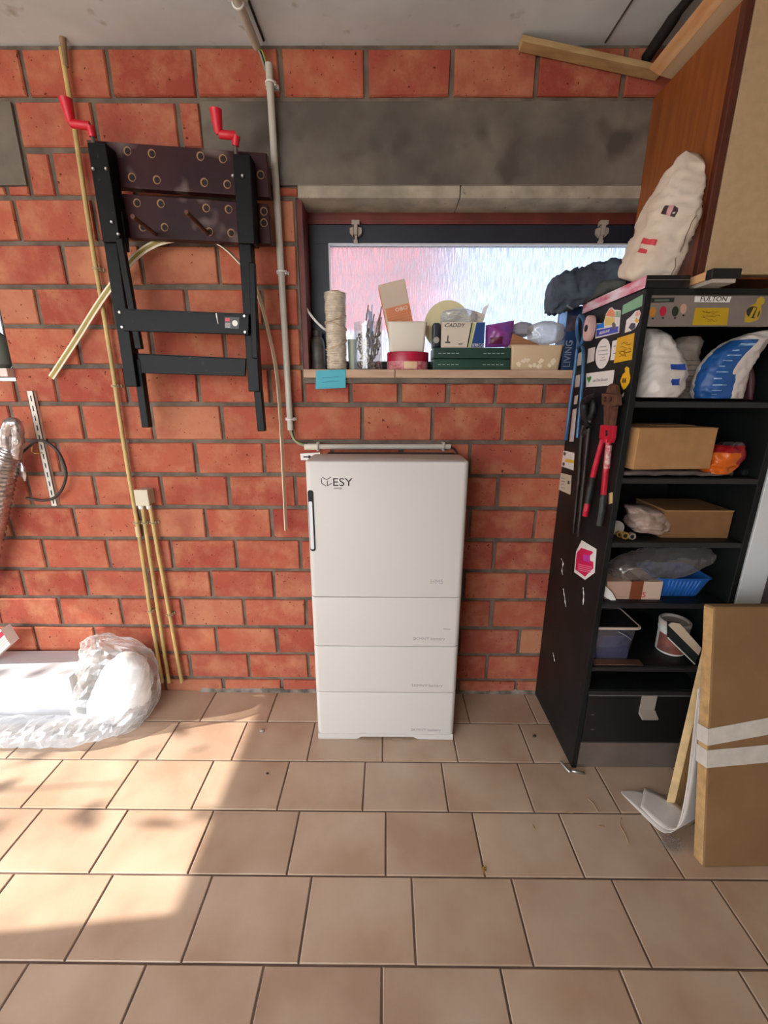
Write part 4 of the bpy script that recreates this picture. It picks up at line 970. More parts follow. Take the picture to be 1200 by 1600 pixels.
# stickers on the side panel (a plane facing left)
SXP = SX0-.0006
def sp(x, y, off=0.): return atx(x, y, SXP-off)
def sticker(name, pts, m, parent=side, off=0.): return obj(name, MB().prism([sp(x, y, off) for x, y in pts], (.0005, 0, 0)), m, parent)
def stk(n, c, **k): return mat('sticker_'+n, c, .45, **k)
PAPER = stk('paper', (226, 220, 216)); INKS = stk('ink', (70, 70, 78)); INKL = stk('ink_light', (150, 146, 150)); YEL = stk('gold', (226, 172, 26), var=.06)
sticker('green_sticker', [(973.5, 477), (1004.5, 460), (1003, 478), (971.5, 492)], stk('mint', (128, 178, 138), var=.08))
sticker('white_border_sticker', [(943, 505), (947, 490), (952, 482), (956, 480), (960, 484), (963, 484), (970, 485), (967, 520), (930, 529), (932, 505)], PAPER)
sticker('orange_field', [(946, 494), (950, 486), (955, 481.5), (960, 487), (960.5, 495)], stk('salmon', (228, 140, 92)), off=.0006)
sticker('yellow_field', [(944, 509), (946, 495.5), (960, 496), (960, 508)], stk('straw', (222, 196, 110)), off=.0006)
sticker('green_field', [(961, 495), (962, 486), (969, 486), (968.5, 496)], stk('sage', (140, 176, 146)), off=.0006)
sticker('blue_field', [(932.5, 514), (933, 507), (943.5, 504.5), (944, 512)], stk('azure', (30, 120, 220)), off=.0006)
sticker('blue_band', [(931.5, 526.5), (932.5, 516), (957, 510.5), (966, 510), (965.5, 519)], stk('royal', (64, 74, 178)), off=.0006)
RS = (PI/2, 0, -PI/2)
text('sticker_lettering', 'NEDERLAND', sp(936, 523, .0014), .0125, PAPER, side, rot=RS, extrude=.0002)
sticker('dark_figure', [(957, 513), (956, 506), (959, 503), (962, 507), (961, 515)], stk('umber', (96, 86, 80)), off=.0012)
sticker('bird_sticker', [(977, 512), (979, 500), (986, 494), (993, 486), (999, 484.5), (1001, 489), (999, 497), (998, 503), (993, 512), (986, 517), (976, 520)], PAPER)
sticker('bird_pink', [(992, 493), (994, 487), (1000, 486), (1000, 492), (995, 495)], stk('rose', (222, 170, 160)), off=.0006)
sticker('bird_beak', [(991.5, 501), (994, 496), (998.5, 501), (995, 505)], stk('beak', (226, 170, 50)), off=.0006)
sticker('bird_wing', [(982, 512), (986, 505), (992, 505), (993, 511), (987, 516)], stk('slate', (62, 62, 74)), off=.0006)
sticker('oval_sticker', [(941.8+11.3*math.cos(a)+2*math.sin(-a), 552.5+23.5*math.sin(a)-2.*math.cos(a)) for a in [2*PI*k/32 for k in range(32)]], PAPER)
for k, (y, w) in enumerate(((541, 5.5), (547, 7.5), (553, 7.5), (558, 2.5), (562, 4.5))): sticker('oval_print', [(942-w, y+.9), (942+w, y-.7), (942+w, y+.3), (942-w, y+1.9)], INKL, off=.0006)
sticker('strip_sticker', [(957, 533), (964, 531), (960, 562), (953.5, 563)], PAPER)
for y in (540, 551): sticker('strip_print', [(958.5, y+.7), (962, y), (961.5, y+1.2), (958.4, y+2)], stk('navy', (60, 66, 120)), off=.0006)
sticker('yellow_comic_sticker', [(964.5, 528.5), (991.5, 520), (987, 562), (959, 567.5)], YEL)
obj('comic_drawing', scribble(10, 974, 545, 9, 13, 8, lambda x, y: sp(x, y, .0008), .0007), stk('brownink', (96, 66, 16)), side)
sticker('heart_sticker', [(916, 583.5), (960, 578), (957, 602), (915.5, 605)], PAPER)
sticker('green_heart', [(920, 598.5), (917, 591), (918, 588.5), (920, 590), (922.5, 587.5), (924, 589), (923.5, 592)], stk('heart', (50, 140, 52)), off=.0006)
text('sticker_lettering', 'van Den-Broom', sp(926, 597, .0008), .0165, INKL, side, rot=RS, extrude=.0002, rot2=math.radians(1))
sticker('shield_sticker', [(969, 595), (973, 585), (977, 581), (976, 576), (979, 572.5), (983, 575), (983, 581), (985, 590), (983, 598), (978, 606), (974, 609), (971, 603)], YEL)
for k in range(2): sticker('shield_bar', [(972+3.3*k, 597), (973+3.3*k, 591), (974.6+3.3*k, 591), (974+3.3*k, 599)], stk('tar', (34, 30, 20)), off=.0006)
sticker('paper_scrap', [(972, 617), (975, 613), (974, 618), (972, 621)], PAPER)
for pts in ([(903, 553), (910, 549), (908, 570), (901, 572)], [(919, 545), (930, 542), (928, 564), (917, 568)], [(900, 587), (906.5, 585), (905, 604), (898, 606)], [(898, 619), (903, 617), (901.5, 631), (896.5, 632)], [(895, 640), (901, 638), (896, 690), (889.5, 690)]): sticker('white_sticker', pts, stk('dull', (206, 192, 186)))
sticker('yellow_white_sticker', [(880, 704), (897.5, 707.5), (896, 735), (877, 728.5)], PAPER)
sticker('yellow_bar', [(884, 717), (896.8, 719), (896.5, 724), (882, 721.5)], stk('amberbar', (224, 182, 50)), off=.0006)
for (x, y) in ((882, 709), (880.5, 725)): sticker('dark_dot', [(x+2*math.cos(a), y+3*math.sin(a)) for a in [2*PI*k/8 for k in range(8)]], INKS, off=.0006)
cs = sticker('cream_sticker', [(876, 739), (893, 743), (891, 773), (873, 765)], stk('cream', (206, 196, 172)))
for k in range(4): sticker('sticker_print', [(877, 746+5*k), (882, 747.5+5*k), (882, 748.7+5*k), (877, 747.4+5*k)], INKL, off=.0006)
sticker('sticker_print', [(887, 751), (890, 752), (889.6, 757), (886.6, 756)], INKS, off=.0006)
PINK = stk('pinkred', (206, 28, 82))
sticker('torn_label', [(900, 862), (909, 844), (932, 858), (929, 895), (914, 906), (897, 894)], PAPER)
sticker('red_field', [(901, 864), (908, 856), (926, 862), (927, 888), (914, 901), (899, 890)], PINK, off=.0006)
sticker('violet_field', [(911, 866), (921, 868), (921, 879), (911, 876)], stk('violet', (186, 60, 160)), off=.0012)
sticker('white_corner', [(922, 868), (930, 861), (928, 878), (922, 876)], PAPER, off=.0012)
for k in range(4): sticker('label_text', [(903, 881+3*k), (925, 886+3*k), (925, 886.8+3*k), (903, 881.8+3*k)], stk('pinkpale', (232, 150, 176)), off=.0012)
for pts in ([(877, 873), (880, 880), (878, 890), (879, 898)], [(880, 920), (882, 932), (884, 948)], [(911, 918), (912, 930), (911, 945)], [(864, 1020), (867, 1034)]):
    obj('paint_mark', MB().tube(smoothpath([sp(x, y, .0002) for x, y in pts], 8), [.0008+.0018*(k % 3 == 0) for k in range(9)], 5), WHITE, side, smooth=True)

# ------------------------------------------------------------------ tools hanging on the side panel
TX = SX0-.022
def hang(pts, r, m, parent, name, off=0., n=14, seg=9):
    P = smoothpath([atx(x, y, TX-off) for x, y in pts], n)
    R = r if not isinstance(r, (list, tuple)) else [r[min(int(i/len(P)*len(r)), len(r)-1)] for i in range(len(P))]
    return obj(name, MB().tube(P, R, seg), m, parent, smooth=40)
BLUEM = mat('blue_steel', (58, 96, 134), .4, .3); TONGD = mat('dark_steel', (48, 40, 40), .45, .5)
t = thing('blue_pincers', 'long handled blue steel pincers hanging on the shelf side', 'pincers', atx(885, 690, TX))
hang([(908, 537), (902, 545), (898, 580), (891, 630), (884, 688)], .0065, BLUEM, t, 'handle')
hang([(905, 537), (911, 546), (911, 575), (907, 630), (902, 684)], .0065, BLUEM, t, 'handle')
hang([(906, 540), (902, 520), (903, 500), (908, 493), (913, 503), (913, 522), (908, 538)], .0075, BLUEM, t, 'jaw')
c = atx(907, 538, TX); obj('pivot', MB().tube([c+V((.008, 0, 0)), c+V((-.012, 0, 0))], .011, 14), BLUEM, t, smooth=40)
t = thing('pink_roll', 'pale pink disc shaped roll hung beside the blue pincers', 'roll', atx(922, 530, TX))
cc = atx(921, 513, TX)
obj('roll_body', MB().lathe([(.012, -.012), (.042, -.012), (.044, -.008), (.044, .008), (.042, .012), (.012, .012)], cc, 28, M=Matrix.Rotation(PI/2, 3, 'Y') @ Matrix.Diagonal((1, .55, 1))), mat('roll_pink', (204, 166, 160), .5, var=.12), t, smooth=40)
obj('roll_core', MB().tube([cc+V((-.014, 0, 0)), cc+V((.0138, 0, 0))], .012, 14), BLACKM, t, smooth=40)
t = thing('black_pincers', 'worn black iron pincers with long dark handles on the shelf side', 'pincers', atx(900, 836, TX))
hang([(912, 664), (908, 690), (905, 740), (900, 790), (896, 832)], [.008, .0075, .007, .0065], TONGD, t, 'handle')
hang([(922, 655), (918, 690), (913, 740), (908, 790), (903, 838)], [.009, .0085, .008, .0075], TONGD, t, 'handle')
IRON = mat('black_iron', (34, 34, 36), .5, .5, bump=.4, bscale=40)
hang([(920, 668), (914, 648), (914, 630), (922, 622), (931, 617)], [.011, .016, .017, .013, .008], IRON, t, 'jaw', .006)
hang([(912, 680), (918, 662), (925, 648), (928, 632), (926, 620)], [.008, .011, .012, .011, .007], IRON, t, 'jaw')
c = atx(915, 676, TX); obj('eye_ring', MB().tube([c+V((-.004, .012*math.cos(a), .014*math.sin(a))) for a in [2*PI*k/16 for k in range(16)]], .005, 7, closed=True), IRON, t, smooth=True)
t = thing('bolt_cutter', 'red handled bolt cutter with rusty jaws hanging on the shelf side', 'bolt cutter', atx(936, 822, TX))
REDM = mat('red_enamel', (196, 26, 54), .35, var=.12, vscale=30); GRIP = mat('grip_black', (28, 30, 30), .5)
hang([(942, 686), (938, 700), (932, 722), (926, 746)], .0095, REDM, t, 'handle_tube'); hang([(926, 745), (922, 766), (918, 786)], .0115, GRIP, t, 'handle_grip'); hang([(918, 786), (916, 796), (914, 806)], .0105, REDM, t, 'handle_end')
hang([(951, 686), (949, 710), (946, 742), (943, 774)], .0095, REDM, t, 'handle_tube', -.002); hang([(943, 773), (941, 796), (937, 821)], .0120, GRIP, t, 'handle_grip', -.002)
hang([(951.5, 696), (949.5, 715), (948, 732)], .0098, mat('worn_paint', (206, 178, 170), .5, col2=(180, 60, 76), vscale=70), t, 'worn_patch', .0008)
def plate(name, pts, m, off, th=.008): return obj(name, MB().prism([atx(x, y, TX-off) for x, y in pts], (th, 0, 0)), m, t, bevel=.001)
plate('red_joint', [(938, 664), (958, 665), (956, 684), (953, 692), (939, 692), (936, 684)], REDM, .006, .014)
plate('joint_slot', [(946, 672), (949, 672), (949, 681), (946, 682)], BLACKM, .0066, .001)
plate('jaw_arm', [(943, 634), (951, 634), (950, 666), (943, 664)], RUST, .004, .010); plate('jaw_arm', [(952, 634), (962, 635), (957, 668), (951, 666)], RUST, .004, .010)
plate('jaw_plate', [(940, 615), (963, 616), (963, 633), (953, 636), (940, 632)], RUST, .010, .018)
plate('jaw_blade', [(946, 614), (950, 602), (955, 599), (962, 603), (964, 616)], RUST, .006, .012)
for x in (945.5, 954): c = atx(x, 624, TX-.0104); obj('jaw_bolt', MB().tube([c, c+V((-.004, 0, 0))], .008, 10), mat('bolt_rust', (84, 56, 46), .6, .5), t, smooth=40)

# ------------------------------------------------------------------ things on top of the unit
FRED = mat('red_white_print', (206, 70, 98), .3, col2=(232, 216, 224), vscale=16, stretch=(1, .6, 3))
fb = thing('flat_box', 'flat black box with a red and white printed side on top of the shelf unit', 'box', (.82, -.23, STOP))
FZ = STOP+.036
obj('box_body', MB().cbox(SX0-.002, .892, SYF+.002, -.03, STOP+.0005, FZ, .002), mat('box_black', (24, 24, 26), .25), fb)
obj('printed_side', MB().box(SX0-.0032, SX0-.0022, SYF+.004, -.032, STOP+.002, FZ-.001), FRED, fb)
obj('film_edge', MB().box(SX0, .89, SYF+.0008, SYF+.0018, FZ-.014, FZ-.012), mat('edge_grey', (96, 94, 92)), fb)
# white sack leaning on the cabinet
b0 = V((.812, -.335, FZ)); b1 = V((.892, -.352, FZ+.335))
SACKM = mat('sack_paper', (222, 206, 190), .6, col2=(200, 178, 158), vscale=9, bump=.15, bscale=25)
ax = (b1-b0)
def sta(f, w, d, dx=0.): return (b0+ax*f+V((dx, 0, .0)), V((w, -.02, -.02)), V((0.0, d, .01)))
sk = Loft([sta(.0, .050, .030), sta(.04, .060, .045), sta(.22, .062, .052), sta(.42, .060, .052), sta(.60, .056, .046, .002), sta(.72, .046, .034, .004), sta(.86, .036, .022, .004), sta(1., .012, .008, .006)], 2.8, .013, 19, 4, .85)
t = thing('paper_sack', 'crumpled off-white paper sack leaning against the wall cabinet', 'sack', b0)
obj('sack_body', sk.mesh(44, 48), SACKM, t, smooth=True)
obj('sack_seam', MB().tube([sk.p(.83, .04+.5*k/12)+V((0, -.001, 0)) for k in range(13)], .0012, 5), mat('seam_brown', (130, 104, 90), .7), t, smooth=True)
obj('red_print', sk.patch(.60, .70, .33, .36), mat('print_red', (200, 60, 70), .6), t); obj('red_print', sk.patch(.60, .66, .28, .305), mat('print_red', (200, 60, 70)), t)
obj('dark_print', sk.patch(.66, .74, .50, .56), mat('print_plum', (66, 48, 54), .6), t); obj('pink_print', sk.patch(.69, .715, .50, .56, .0025), mat('print_pink', (206, 150, 152), .6), t)
# jeans
JEAN = mat('denim', (72, 84, 98), .85, col2=(46, 54, 66), vscale=12, bump=.3, bscale=90)
J = lambda x, y, Y: at(x, y, Y)
jl = Loft([(V((.640, .02, 1.845)), V((0, .02, 0)), V((0, 0, .03))), (V((.650, .01, 1.845)), V((0, .055, 0)), V((0, 0, .055))), (V((.70, -.01, 1.86)), V((0, .07, 0)), V((0, 0, .062))), (V((.76, -.04, 1.878)), V((0, .08, 0)), V((0, 0, .056))), (V((.83, -.08, 1.885)), V((0, .08, 0)), V((0, 0, .055))), (V((.90, -.10, 1.885)), V((0, .04, 0)), V((0, 0, .04)))], 2.4, .020, 22, 6, .8)
t = thing('rolled_jeans', 'dark blue rolled up jeans on the corner of the shelf unit', 'trousers', (.75, -.03, 1.80))
obj('denim_roll', jl.mesh(40, 40), JEAN, t, smooth=True)
jl2 = Loft([(V((.735, .0, 1.83)), V((0, .03, 0)), V((0, 0, .018))), (V((.76, -.06, 1.842)), V((0, .05, 0)), V((0, 0, .028))), (V((.80, -.14, 1.842)), V((.02, .04, 0)), V((0, 0, .022))), (V((.83, -.2, 1.84)), V((.01, .02, 0)), V((0, 0, .012)))], 2.4, .010, 20, 7, .7)
obj('trouser_hem', jl2.mesh(28, 24), mat('denim_olive', (76, 78, 74), .85, var=.25, bump=.3, bscale=90), t, smooth=True)
obj('seam', MB().tube(smoothpath([jl.p(.62, .35), jl.p(.7, .45), jl.p(.8, .55), jl.p(.86, .7)], 16), .004, 6), mat('denim_pale', (120, 128, 134), .85), t, smooth=True)
# wooden bar with black end and metal channel
t = thing('wooden_bar', 'short orange wooden bar with a black end and metal channel on the shelf unit', 'bar', (.95, -.38, STOP))
obj('wood_body', MB().box(.905, .962, -.49, -.20, STOP+.012, STOP+.034), ORWOOD, t)
obj('black_end', MB().cbox(.903, .985, -.515, -.488, STOP+.010, STOP+.036, .003), BLACKM, t)
obj('metal_channel', MB().box(.910, .975, -.51, -.20, STOP+.0005, STOP+.011), mat('channel_white', (216, 206, 196), .3, .5), t)
# wall cabinet
CX0, CYF, CZ0, CZ1 = .934, -.385, 1.8185, 2.475
t = thing('wall_cabinet', 'brown wooden wall cabinet with a beige door at the upper right', 'cabinet', (1.35, -.19, CZ0))
obj('cabinet_side', MB().box(CX0, CX0+.018, CYF+.002, -.002, CZ0, CZ1), BRWOOD, t)
obj('side_edging', MB().cbox(CX0-.001, CX0+.022, CYF-.020, CYF+.002, CZ0, CZ1, .003), DKWOOD, t)
obj('cabinet_carcass', MB().box(CX0+.018, 1.78, CYF+.016, -.002, CZ0, CZ1), BRWOOD, t)
dd = obj('cabinet_door', MB().cbox(CX0+.024, 1.78, CYF-.018, CYF+.014, CZ0+.004, CZ1-.003, .002), BEIGE, t)
q = at(1130, 432, CYF-.02)
obj('door_handle', MB().cbox(q.x-.022, q.x+.022, CYF-.036, CYF-.017, q.z-.006, q.z+.006, .003), DKWOOD, dd)
# boards under the ceiling
BOARDM = mat('old_board', (188, 158, 112), .8, col2=(158, 126, 86), vscale=7, stretch=(.8, 4, 4), bump=.25, bscale=40)
q = [at(x, y, -.055) for x, y in ((816, 53), (1032, 100), (1036, 112), (817, 64))]
tag(obj('wood_lath', MB().prism(q, (0, .046, 0)), BOARDM, bevel=.002), 'old rough wooden lath slanting under the ceiling above the lintel', 'board')
TL, BL, BR = at(1014, 107, -.06), at(1031, 118, -.06), at(1050, 127, -.06)+V((.02, 0, 0))
TR = BR+V((.012, 0, .03))
t = thing('wood_plank', 'wide pale orange plank resting across the wall cabinet top', 'board', BL)
ex = V((.0, -.85, 0))
obj('plank_body', MB().prism([TL, BL, BR, TR], ex), mat('beige_plank', (214, 186, 152), .7, col2=(196, 164, 126), vscale=4, stretch=(3, .5, 3)), t)
obj('plank_face', MB().prism([TL+V((-.0012, 0, 0)), BL+V((-.0012, 0, -.0004)), BL+V((.0006, 0, .0)), TL+V((.001, 0, 0))], ex), ORWOOD, t)
tag(obj('rubber_strip', MB().tube(smoothpath([V((.885, -.012, 2.585)), V((.89, -.09, 2.60)), V((.90, -.2, 2.615)), V((.93, -.45, 2.60))], 16), [.018]*9+[.014]*8, 10), BLACKM, smooth=True), 'thick black rubber hose tucked between ceiling and plank', 'hose')

# ================================================================== SHELF CONTENTS
YF0 = -.40
def stand(x, y, Y): p = at(x, y, Y); return p
# top compartment
z = SHZ[0]+.0005
def sack(name, label, cat, pts, m, e=2.5, amp=.008, freq=20, seed=0, mf=None, mats=None, nu=40, nv=36, zmin=z):
    # pts: (px, py, half width px, half depth m) from the bottom up, all at depth Y
    st = []
    for (x, y, hw, hd, Y) in pts:
        c = at(x, y, Y); w = at(x+hw, y, Y).x-c.x; st.append((c, V((w, 0, 0)), V((0, hd, 0))))
    dz = zmin+amp-st[0][0].z
    st = [(c+V((0, 0, dz*(1-i/(len(st)-1)))), a, b) for i, (c, a, b) in enumerate(st)]
    L = Loft(st, e, amp, freq, seed, .7)
    t = thing(name, label, cat, (st[0][0].x, st[0][0].y, zmin))
    return t, L
BAGW = mat('bag_white', (226, 216, 210), .35, var=.08, bump=.25, bscale=35)
t, L = sack('carrier_bag', 'white plastic carrier bag with blue print in the top compartment', 'bag', [(1026, 621, 26, .05, -.385), (1028, 605, 32, .06, -.38), (1032, 580, 31, .06, -.37), (1030, 555, 26, .05, -.36), (1022, 530, 20, .04, -.35), (1014, 516, 14, .03, -.34)], BAGW, seed=21, amp=.012)
obj('bag_body', L.mesh(44, 40), BAGW, t, smooth=True)
BPR = mat('bag_blue', (30, 70, 156), .4)
obj('blue_print', L.patch(.74, .83, .40, .47), BPR, t); obj('blue_print', L.patch(.75, .79, .22, .30), BPR, t)
t, L = sack('paper_bag', 'grey brown folded paper bag behind the white carrier bag', 'bag', [(1068, 620, 18, .04, -.27), (1069, 600, 20, .04, -.27), (1068, 570, 19, .04, -.27), (1068, 548, 22, .035, -.27), (1074, 535, 22, .03, -.27), (1076, 527, 12, .025, -.27)], BAGW, seed=22, amp=.008)
GB = mat('bag_greybrown', (140, 120, 112), .6, col2=(176, 160, 146), vscale=14)
obj('bag_body', L.mesh(36, 30), GB, t, smooth=True)
for k in range(7): obj('print_line', L.patch(.70, .84, .12+.055*k, .128+.055*k, .001, 6, 1), mat('print_taupe', (96, 80, 76), .6), t)
BLS = mat('sack_blue', (30, 84, 150), .4, bump=.1)
t, L = sack('blue_white_sack', 'blue and white plastic sack slumped in the top compartment', 'sack', [(1120, 621, 32, .04, -.385), (1121, 608, 35, .045, -.385), (1128, 580, 35, .045, -.385), (1144, 555, 33, .045, -.388), (1164, 535, 27, .045, -.385), (1182, 523, 18, .025, -.395), (1196, 517, 9, .012, -.40)], BAGW, seed=23, amp=.009, freq=22)
obj('sack_body', L.mesh(56, 46, mf=lambda u, v: 1 if (.50 < u < .765-.02*v and v < .70) else 0), [BAGW, BLS], t, smooth=True)
for k in range(9): obj('print_line', L.patch(.655, .655+.085*((k*7) % 5+3)/7, .10+.055*k, .110+.055*k, .0012, 6, 1), mat('print_paleblue', (150, 180, 214), .5), t)
obj('print_title', L.patch(.655, .75, .60, .635, .0012, 6, 1), mat('print_paleblue', (150, 180, 214)), t)
t, L = sack('maroon_bag', 'dark maroon bag in the shadow right of the blue and white sack', 'bag', [(1165, 618, 5, .03, -.365), (1166, 590, 6, .03, -.365), (1164, 566, 5, .02, -.365), (1163, 556, 3, .01, -.365)], BAGW, seed=24, amp=.004)
obj('bag_body', L.mesh(24, 20), mat('bag_maroon', (74, 34, 42), .5), t, smooth=True)
# second compartment
z = SHZ[1]+.0005
tag(obj('folded_sheet', MB().grid(lambda u, v: V((.80+.36*u, -.43+.30*v, z+.012+.007*noise.noise(V((u*9, v*6, 2))))), 24, 16), mat('sheet_grey', (120, 104, 100), .5, var=.3, vscale=16), solid=.012, smooth=True), 'grey crumpled plastic sheet lying under the kraft carton', 'sheet')
x0, x1 = at(987, 700, -.452).x, at(1117, 700, -.452).x; zt = at(1050, 668, -.452).z; zb = z+.030
t = thing('kraft_carton', 'large closed kraft carton in the second compartment', 'box', ((x0+x1)/2, -.35, zb))
Mx = Matrix.Translation(((x0+x1)/2, -.345, zb)) @ Matrix.Rotation(math.radians(5), 4, 'Z')
w = (x1-x0)/2
obj('carton_body', MB().box(-w, w, -.105, .10, 0, zt-zb-.004, M=Mx), KRAFT, t, bevel=.002)
obj('carton_flap', MB().box(-w-.0005, w+.0005, -.1055, -.012, zt-zb-.004, zt-zb-.001, M=Mx), KRAFT, t)
obj('carton_flap', MB().box(-w*.05, w+.0005, -.008, .1005, zt-zb-.004, zt-zb+.001, M=Mx), KRAFT, t)
obj('carton_flap', MB().box(-w-.0005, -w*.08, -.008, .1005, zt-zb-.004, zt-zb-.001, M=Mx), KRAFT, t)
t, L = sack('orange_bag', 'orange and red plastic bag right of the kraft carton', 'bag', [(1114, 745, 15, .035, -.40), (1121, 730, 24, .04, -.40), (1130, 712, 25, .04, -.40), (1140, 698, 17, .03, -.40), (1146, 690, 8, .02, -.40)], BAGW, seed=25, amp=.012, zmin=z)
obj('bag_body', L.mesh(44, 36, mf=lambda u, v: 0 if (v < .55 and (u < .80 or v < .28)) else (1 if v < .78 else 2)), [mat('bag_orange', (206, 96, 22), .3, bump=.3, bscale=30), mat('bag_red', (150, 16, 26), .3, bump=.3, bscale=30), mat('bag_smoke', (70, 58, 62), .25)], t, smooth=True)
p = at(1166, 742, -.38)
t = thing('plug_lead', 'small black plug with bright pins beside the orange bag', 'plug', (p.x, -.38, z))
obj('plug_body', MB().cbox(p.x-.028, p.x-.002, -.40, -.37, z, z+.022, .004), BLACKM, t)
for k in range(2): obj('plug_pin', MB().tube([V((p.x-.002, -.385, z+.006+.010*k)), V((p.x+.017, -.388, z+.007+.010*k))], .0022, 8), STEEL, t, smooth=40)
# third compartment
z = SHZ[2]+.0005
t, L = sack('crumpled_bag', 'crumpled brownish plastic bag in the third compartment', 'bag', [(1010, 843, 22, .04, -.36), (1010, 832, 27, .055, -.36), (1008, 815, 24, .05, -.36), (1006, 800, 22, .04, -.35), (996, 790, 12, .025, -.34)], BAGW, seed=26, amp=.017, freq=26, zmin=z)
obj('bag_body', L.mesh(44, 36), mat('bag_tan', (176, 150, 138), .4, col2=(128, 104, 94), vscale=20, bump=.4, bscale=40), t, smooth=True)
x0, x1 = at(1036, 820, -.40).x, at(1142, 820, -.40).x; zt = at(1090, 798, -.40).z
t = thing('brown_carton', 'brown open carton in the third compartment beside the crumpled bag', 'box', ((x0+x1)/2, -.32, z))
obj('carton_body', MB().cbox(x0, x1, -.40, -.22, z, zt, .002), KRAFT2, t)
obj('carton_top_edge', MB().box(x0-.001, x1+.001, -.401, -.395, zt-.003, zt+.001).box(x0-.001, x0+.005, -.395, -.22, zt-.003, zt+.001), KRAFT, t)
p = at(962, 824, -.38)
tag(obj('round_lid', MB().tube([(p.x, -.384, max(p.z, z+.026)), (p.x+.002, -.376, max(p.z, z+.026))], .026, 28), mat('lid_grey', (156, 148, 144), .5), smooth=40), 'round grey lid standing on edge left of the crumpled bag', 'lid')
BRS = mat('brass_dull', (176, 138, 72), .35, .7)
for k, (x, dy, r, lab) in enumerate(((968, -.40, .012, 'small brass fitting nearest the round grey lid'), (977, -.42, .014, 'larger brass pipe fitting in front of the crumpled bag'), (988, -.425, .013, 'dull nickel fitting right of the brass ones'))):
    p = at(x, 840, dy); m_ = BRS if k < 2 else mat('nickel', (150, 138, 130), .4, .5)
    t = thing('pipe_fitting', lab, 'fitting', (p.x, dy, z), 'pipe fittings on the third shelf')
    obj('fitting_nut', MB().tube([(p.x, dy, z+r), (p.x+.003, dy+.016, z+r)], r, 6), m_, t); obj('fitting_bore', MB().tube([(p.x, dy-.001, z+r), (p.x, dy+.001, z+r)], r*.55, 12), BLACKM, t)
# fourth compartment
z = SHZ[3]+.0005
x0, x1 = at(947, 915, -.41).x, at(1033, 915, -.41).x; zt = at(990, 908, -.41).z
t = thing('taped_carton', 'long flat carton closed with brown tape in the fourth compartment', 'box', ((x0+x1)/2, -.35, z))
obj('carton_body', MB().cbox(x0, x1, -.415, -.29, z, zt, .003), mat('carton_pinkish', (186, 152, 134), .7, var=.06), t)
w = x1-x0
obj('brown_tape', MB().box(x0+w*.44, x0+w*.66, -.4162, -.2888, z+.001, zt+.001), mat('tape_brown', (128, 70, 46), .3), t)
obj('pale_end', MB().box(x0+w*.66, x1+.001, -.4158, -.29, z+.001, zt+.0006), mat('carton_pale', (206, 178, 160), .7), t)
p = at(1000, 931, -.4165); text('carton_number', '5', V((x0+w*.66, -.4168, z+.010)), .030, mat('print_red', (200, 60, 70)), t)
x0, x1 = at(1026, 905, -.40).x, at(1114, 905, -.40).x; zt = at(1070, 903, -.40).z
BASK = mat('basket_blue', (40, 100, 178), .4)
t = thing('blue_basket', 'small blue ribbed plastic basket in the fourth compartment', 'basket', ((x0+x1)/2, -.34, z))
rings = []
for zz, ins in ((z, .026), (z+.004, .024), (zt-.004, .004), (zt-.003, 0), (zt, 0), (zt, .006), (zt-.004, .007), (z+.008, .028)):
    rings.append([V((x, y, zz)) for x, y in rrect(x0+ins, x1-ins, -.41+ins, -.25-ins, .02, 5)])
n = len(rings[0]); vs = [q for rg in rings for q in rg]; fs = []
for i in range(len(rings)-1): fs += [(i*n+k, i*n+(k+1) % n, (i+1)*n+(k+1) % n, (i+1)*n+k) for k in range(n)]
fs += [list(range(n-1, -1, -1)), list(range(len(vs)-n, len(vs)))]
obj('basket_wall', MB().add(vs, fs), BASK, t, smooth=35)
for k in range(9):
    f = (k+.7)/9.6; xt = x0+.035+(x1-x0-.07)*f; xb = x0+.045+(x1-x0-.09)*f
    obj('rib', MB().tube([V((xb, -.41+.023, z+.006)), V((xt, -.41+.004, zt-.008))], .0032, 6), BASK, t, smooth=True)
bx_top = zt
pb = Loft([(at(960, 882, -.36), V((.02, 0, .02)), V((0, .03, 0))), (at(985, 884, -.36), V((.03, 0, .045)), V((0, .06, 0))), (at(1020, 878, -.35), V((.02, 0, .050)), V((0, .07, 0))), (at(1060, 876, -.35), V((.02, 0, .048)), V((0, .07, 0))), (at(1098, 868, -.34), V((.01, 0, .022)), V((0, .05, 0)))], 2.4, .014, 18, 31, .75)
t = thing('clear_bag', 'crumpled clear plastic bag lying over the taped carton and blue basket', 'bag', at(1020, 900, -.35))
obj('bag_body', pb.mesh(44, 44), film_mat('grey_film', (200, 192, 190), .26), t, smooth=True)
p = [at(x, y, -.425) for x, y in ((942, 923), (955, 936), (961, 948), (953, 948), (941, 941))]
dz = z+.001-min(q.z for q in p)
p = [q+V((0, 0, dz)) for q in p]
tag(obj('paper_scrap', MB().prism(p, (0, .0015, 0)), WHITE), 'torn white paper scrap at the front of the fourth compartment', 'paper')
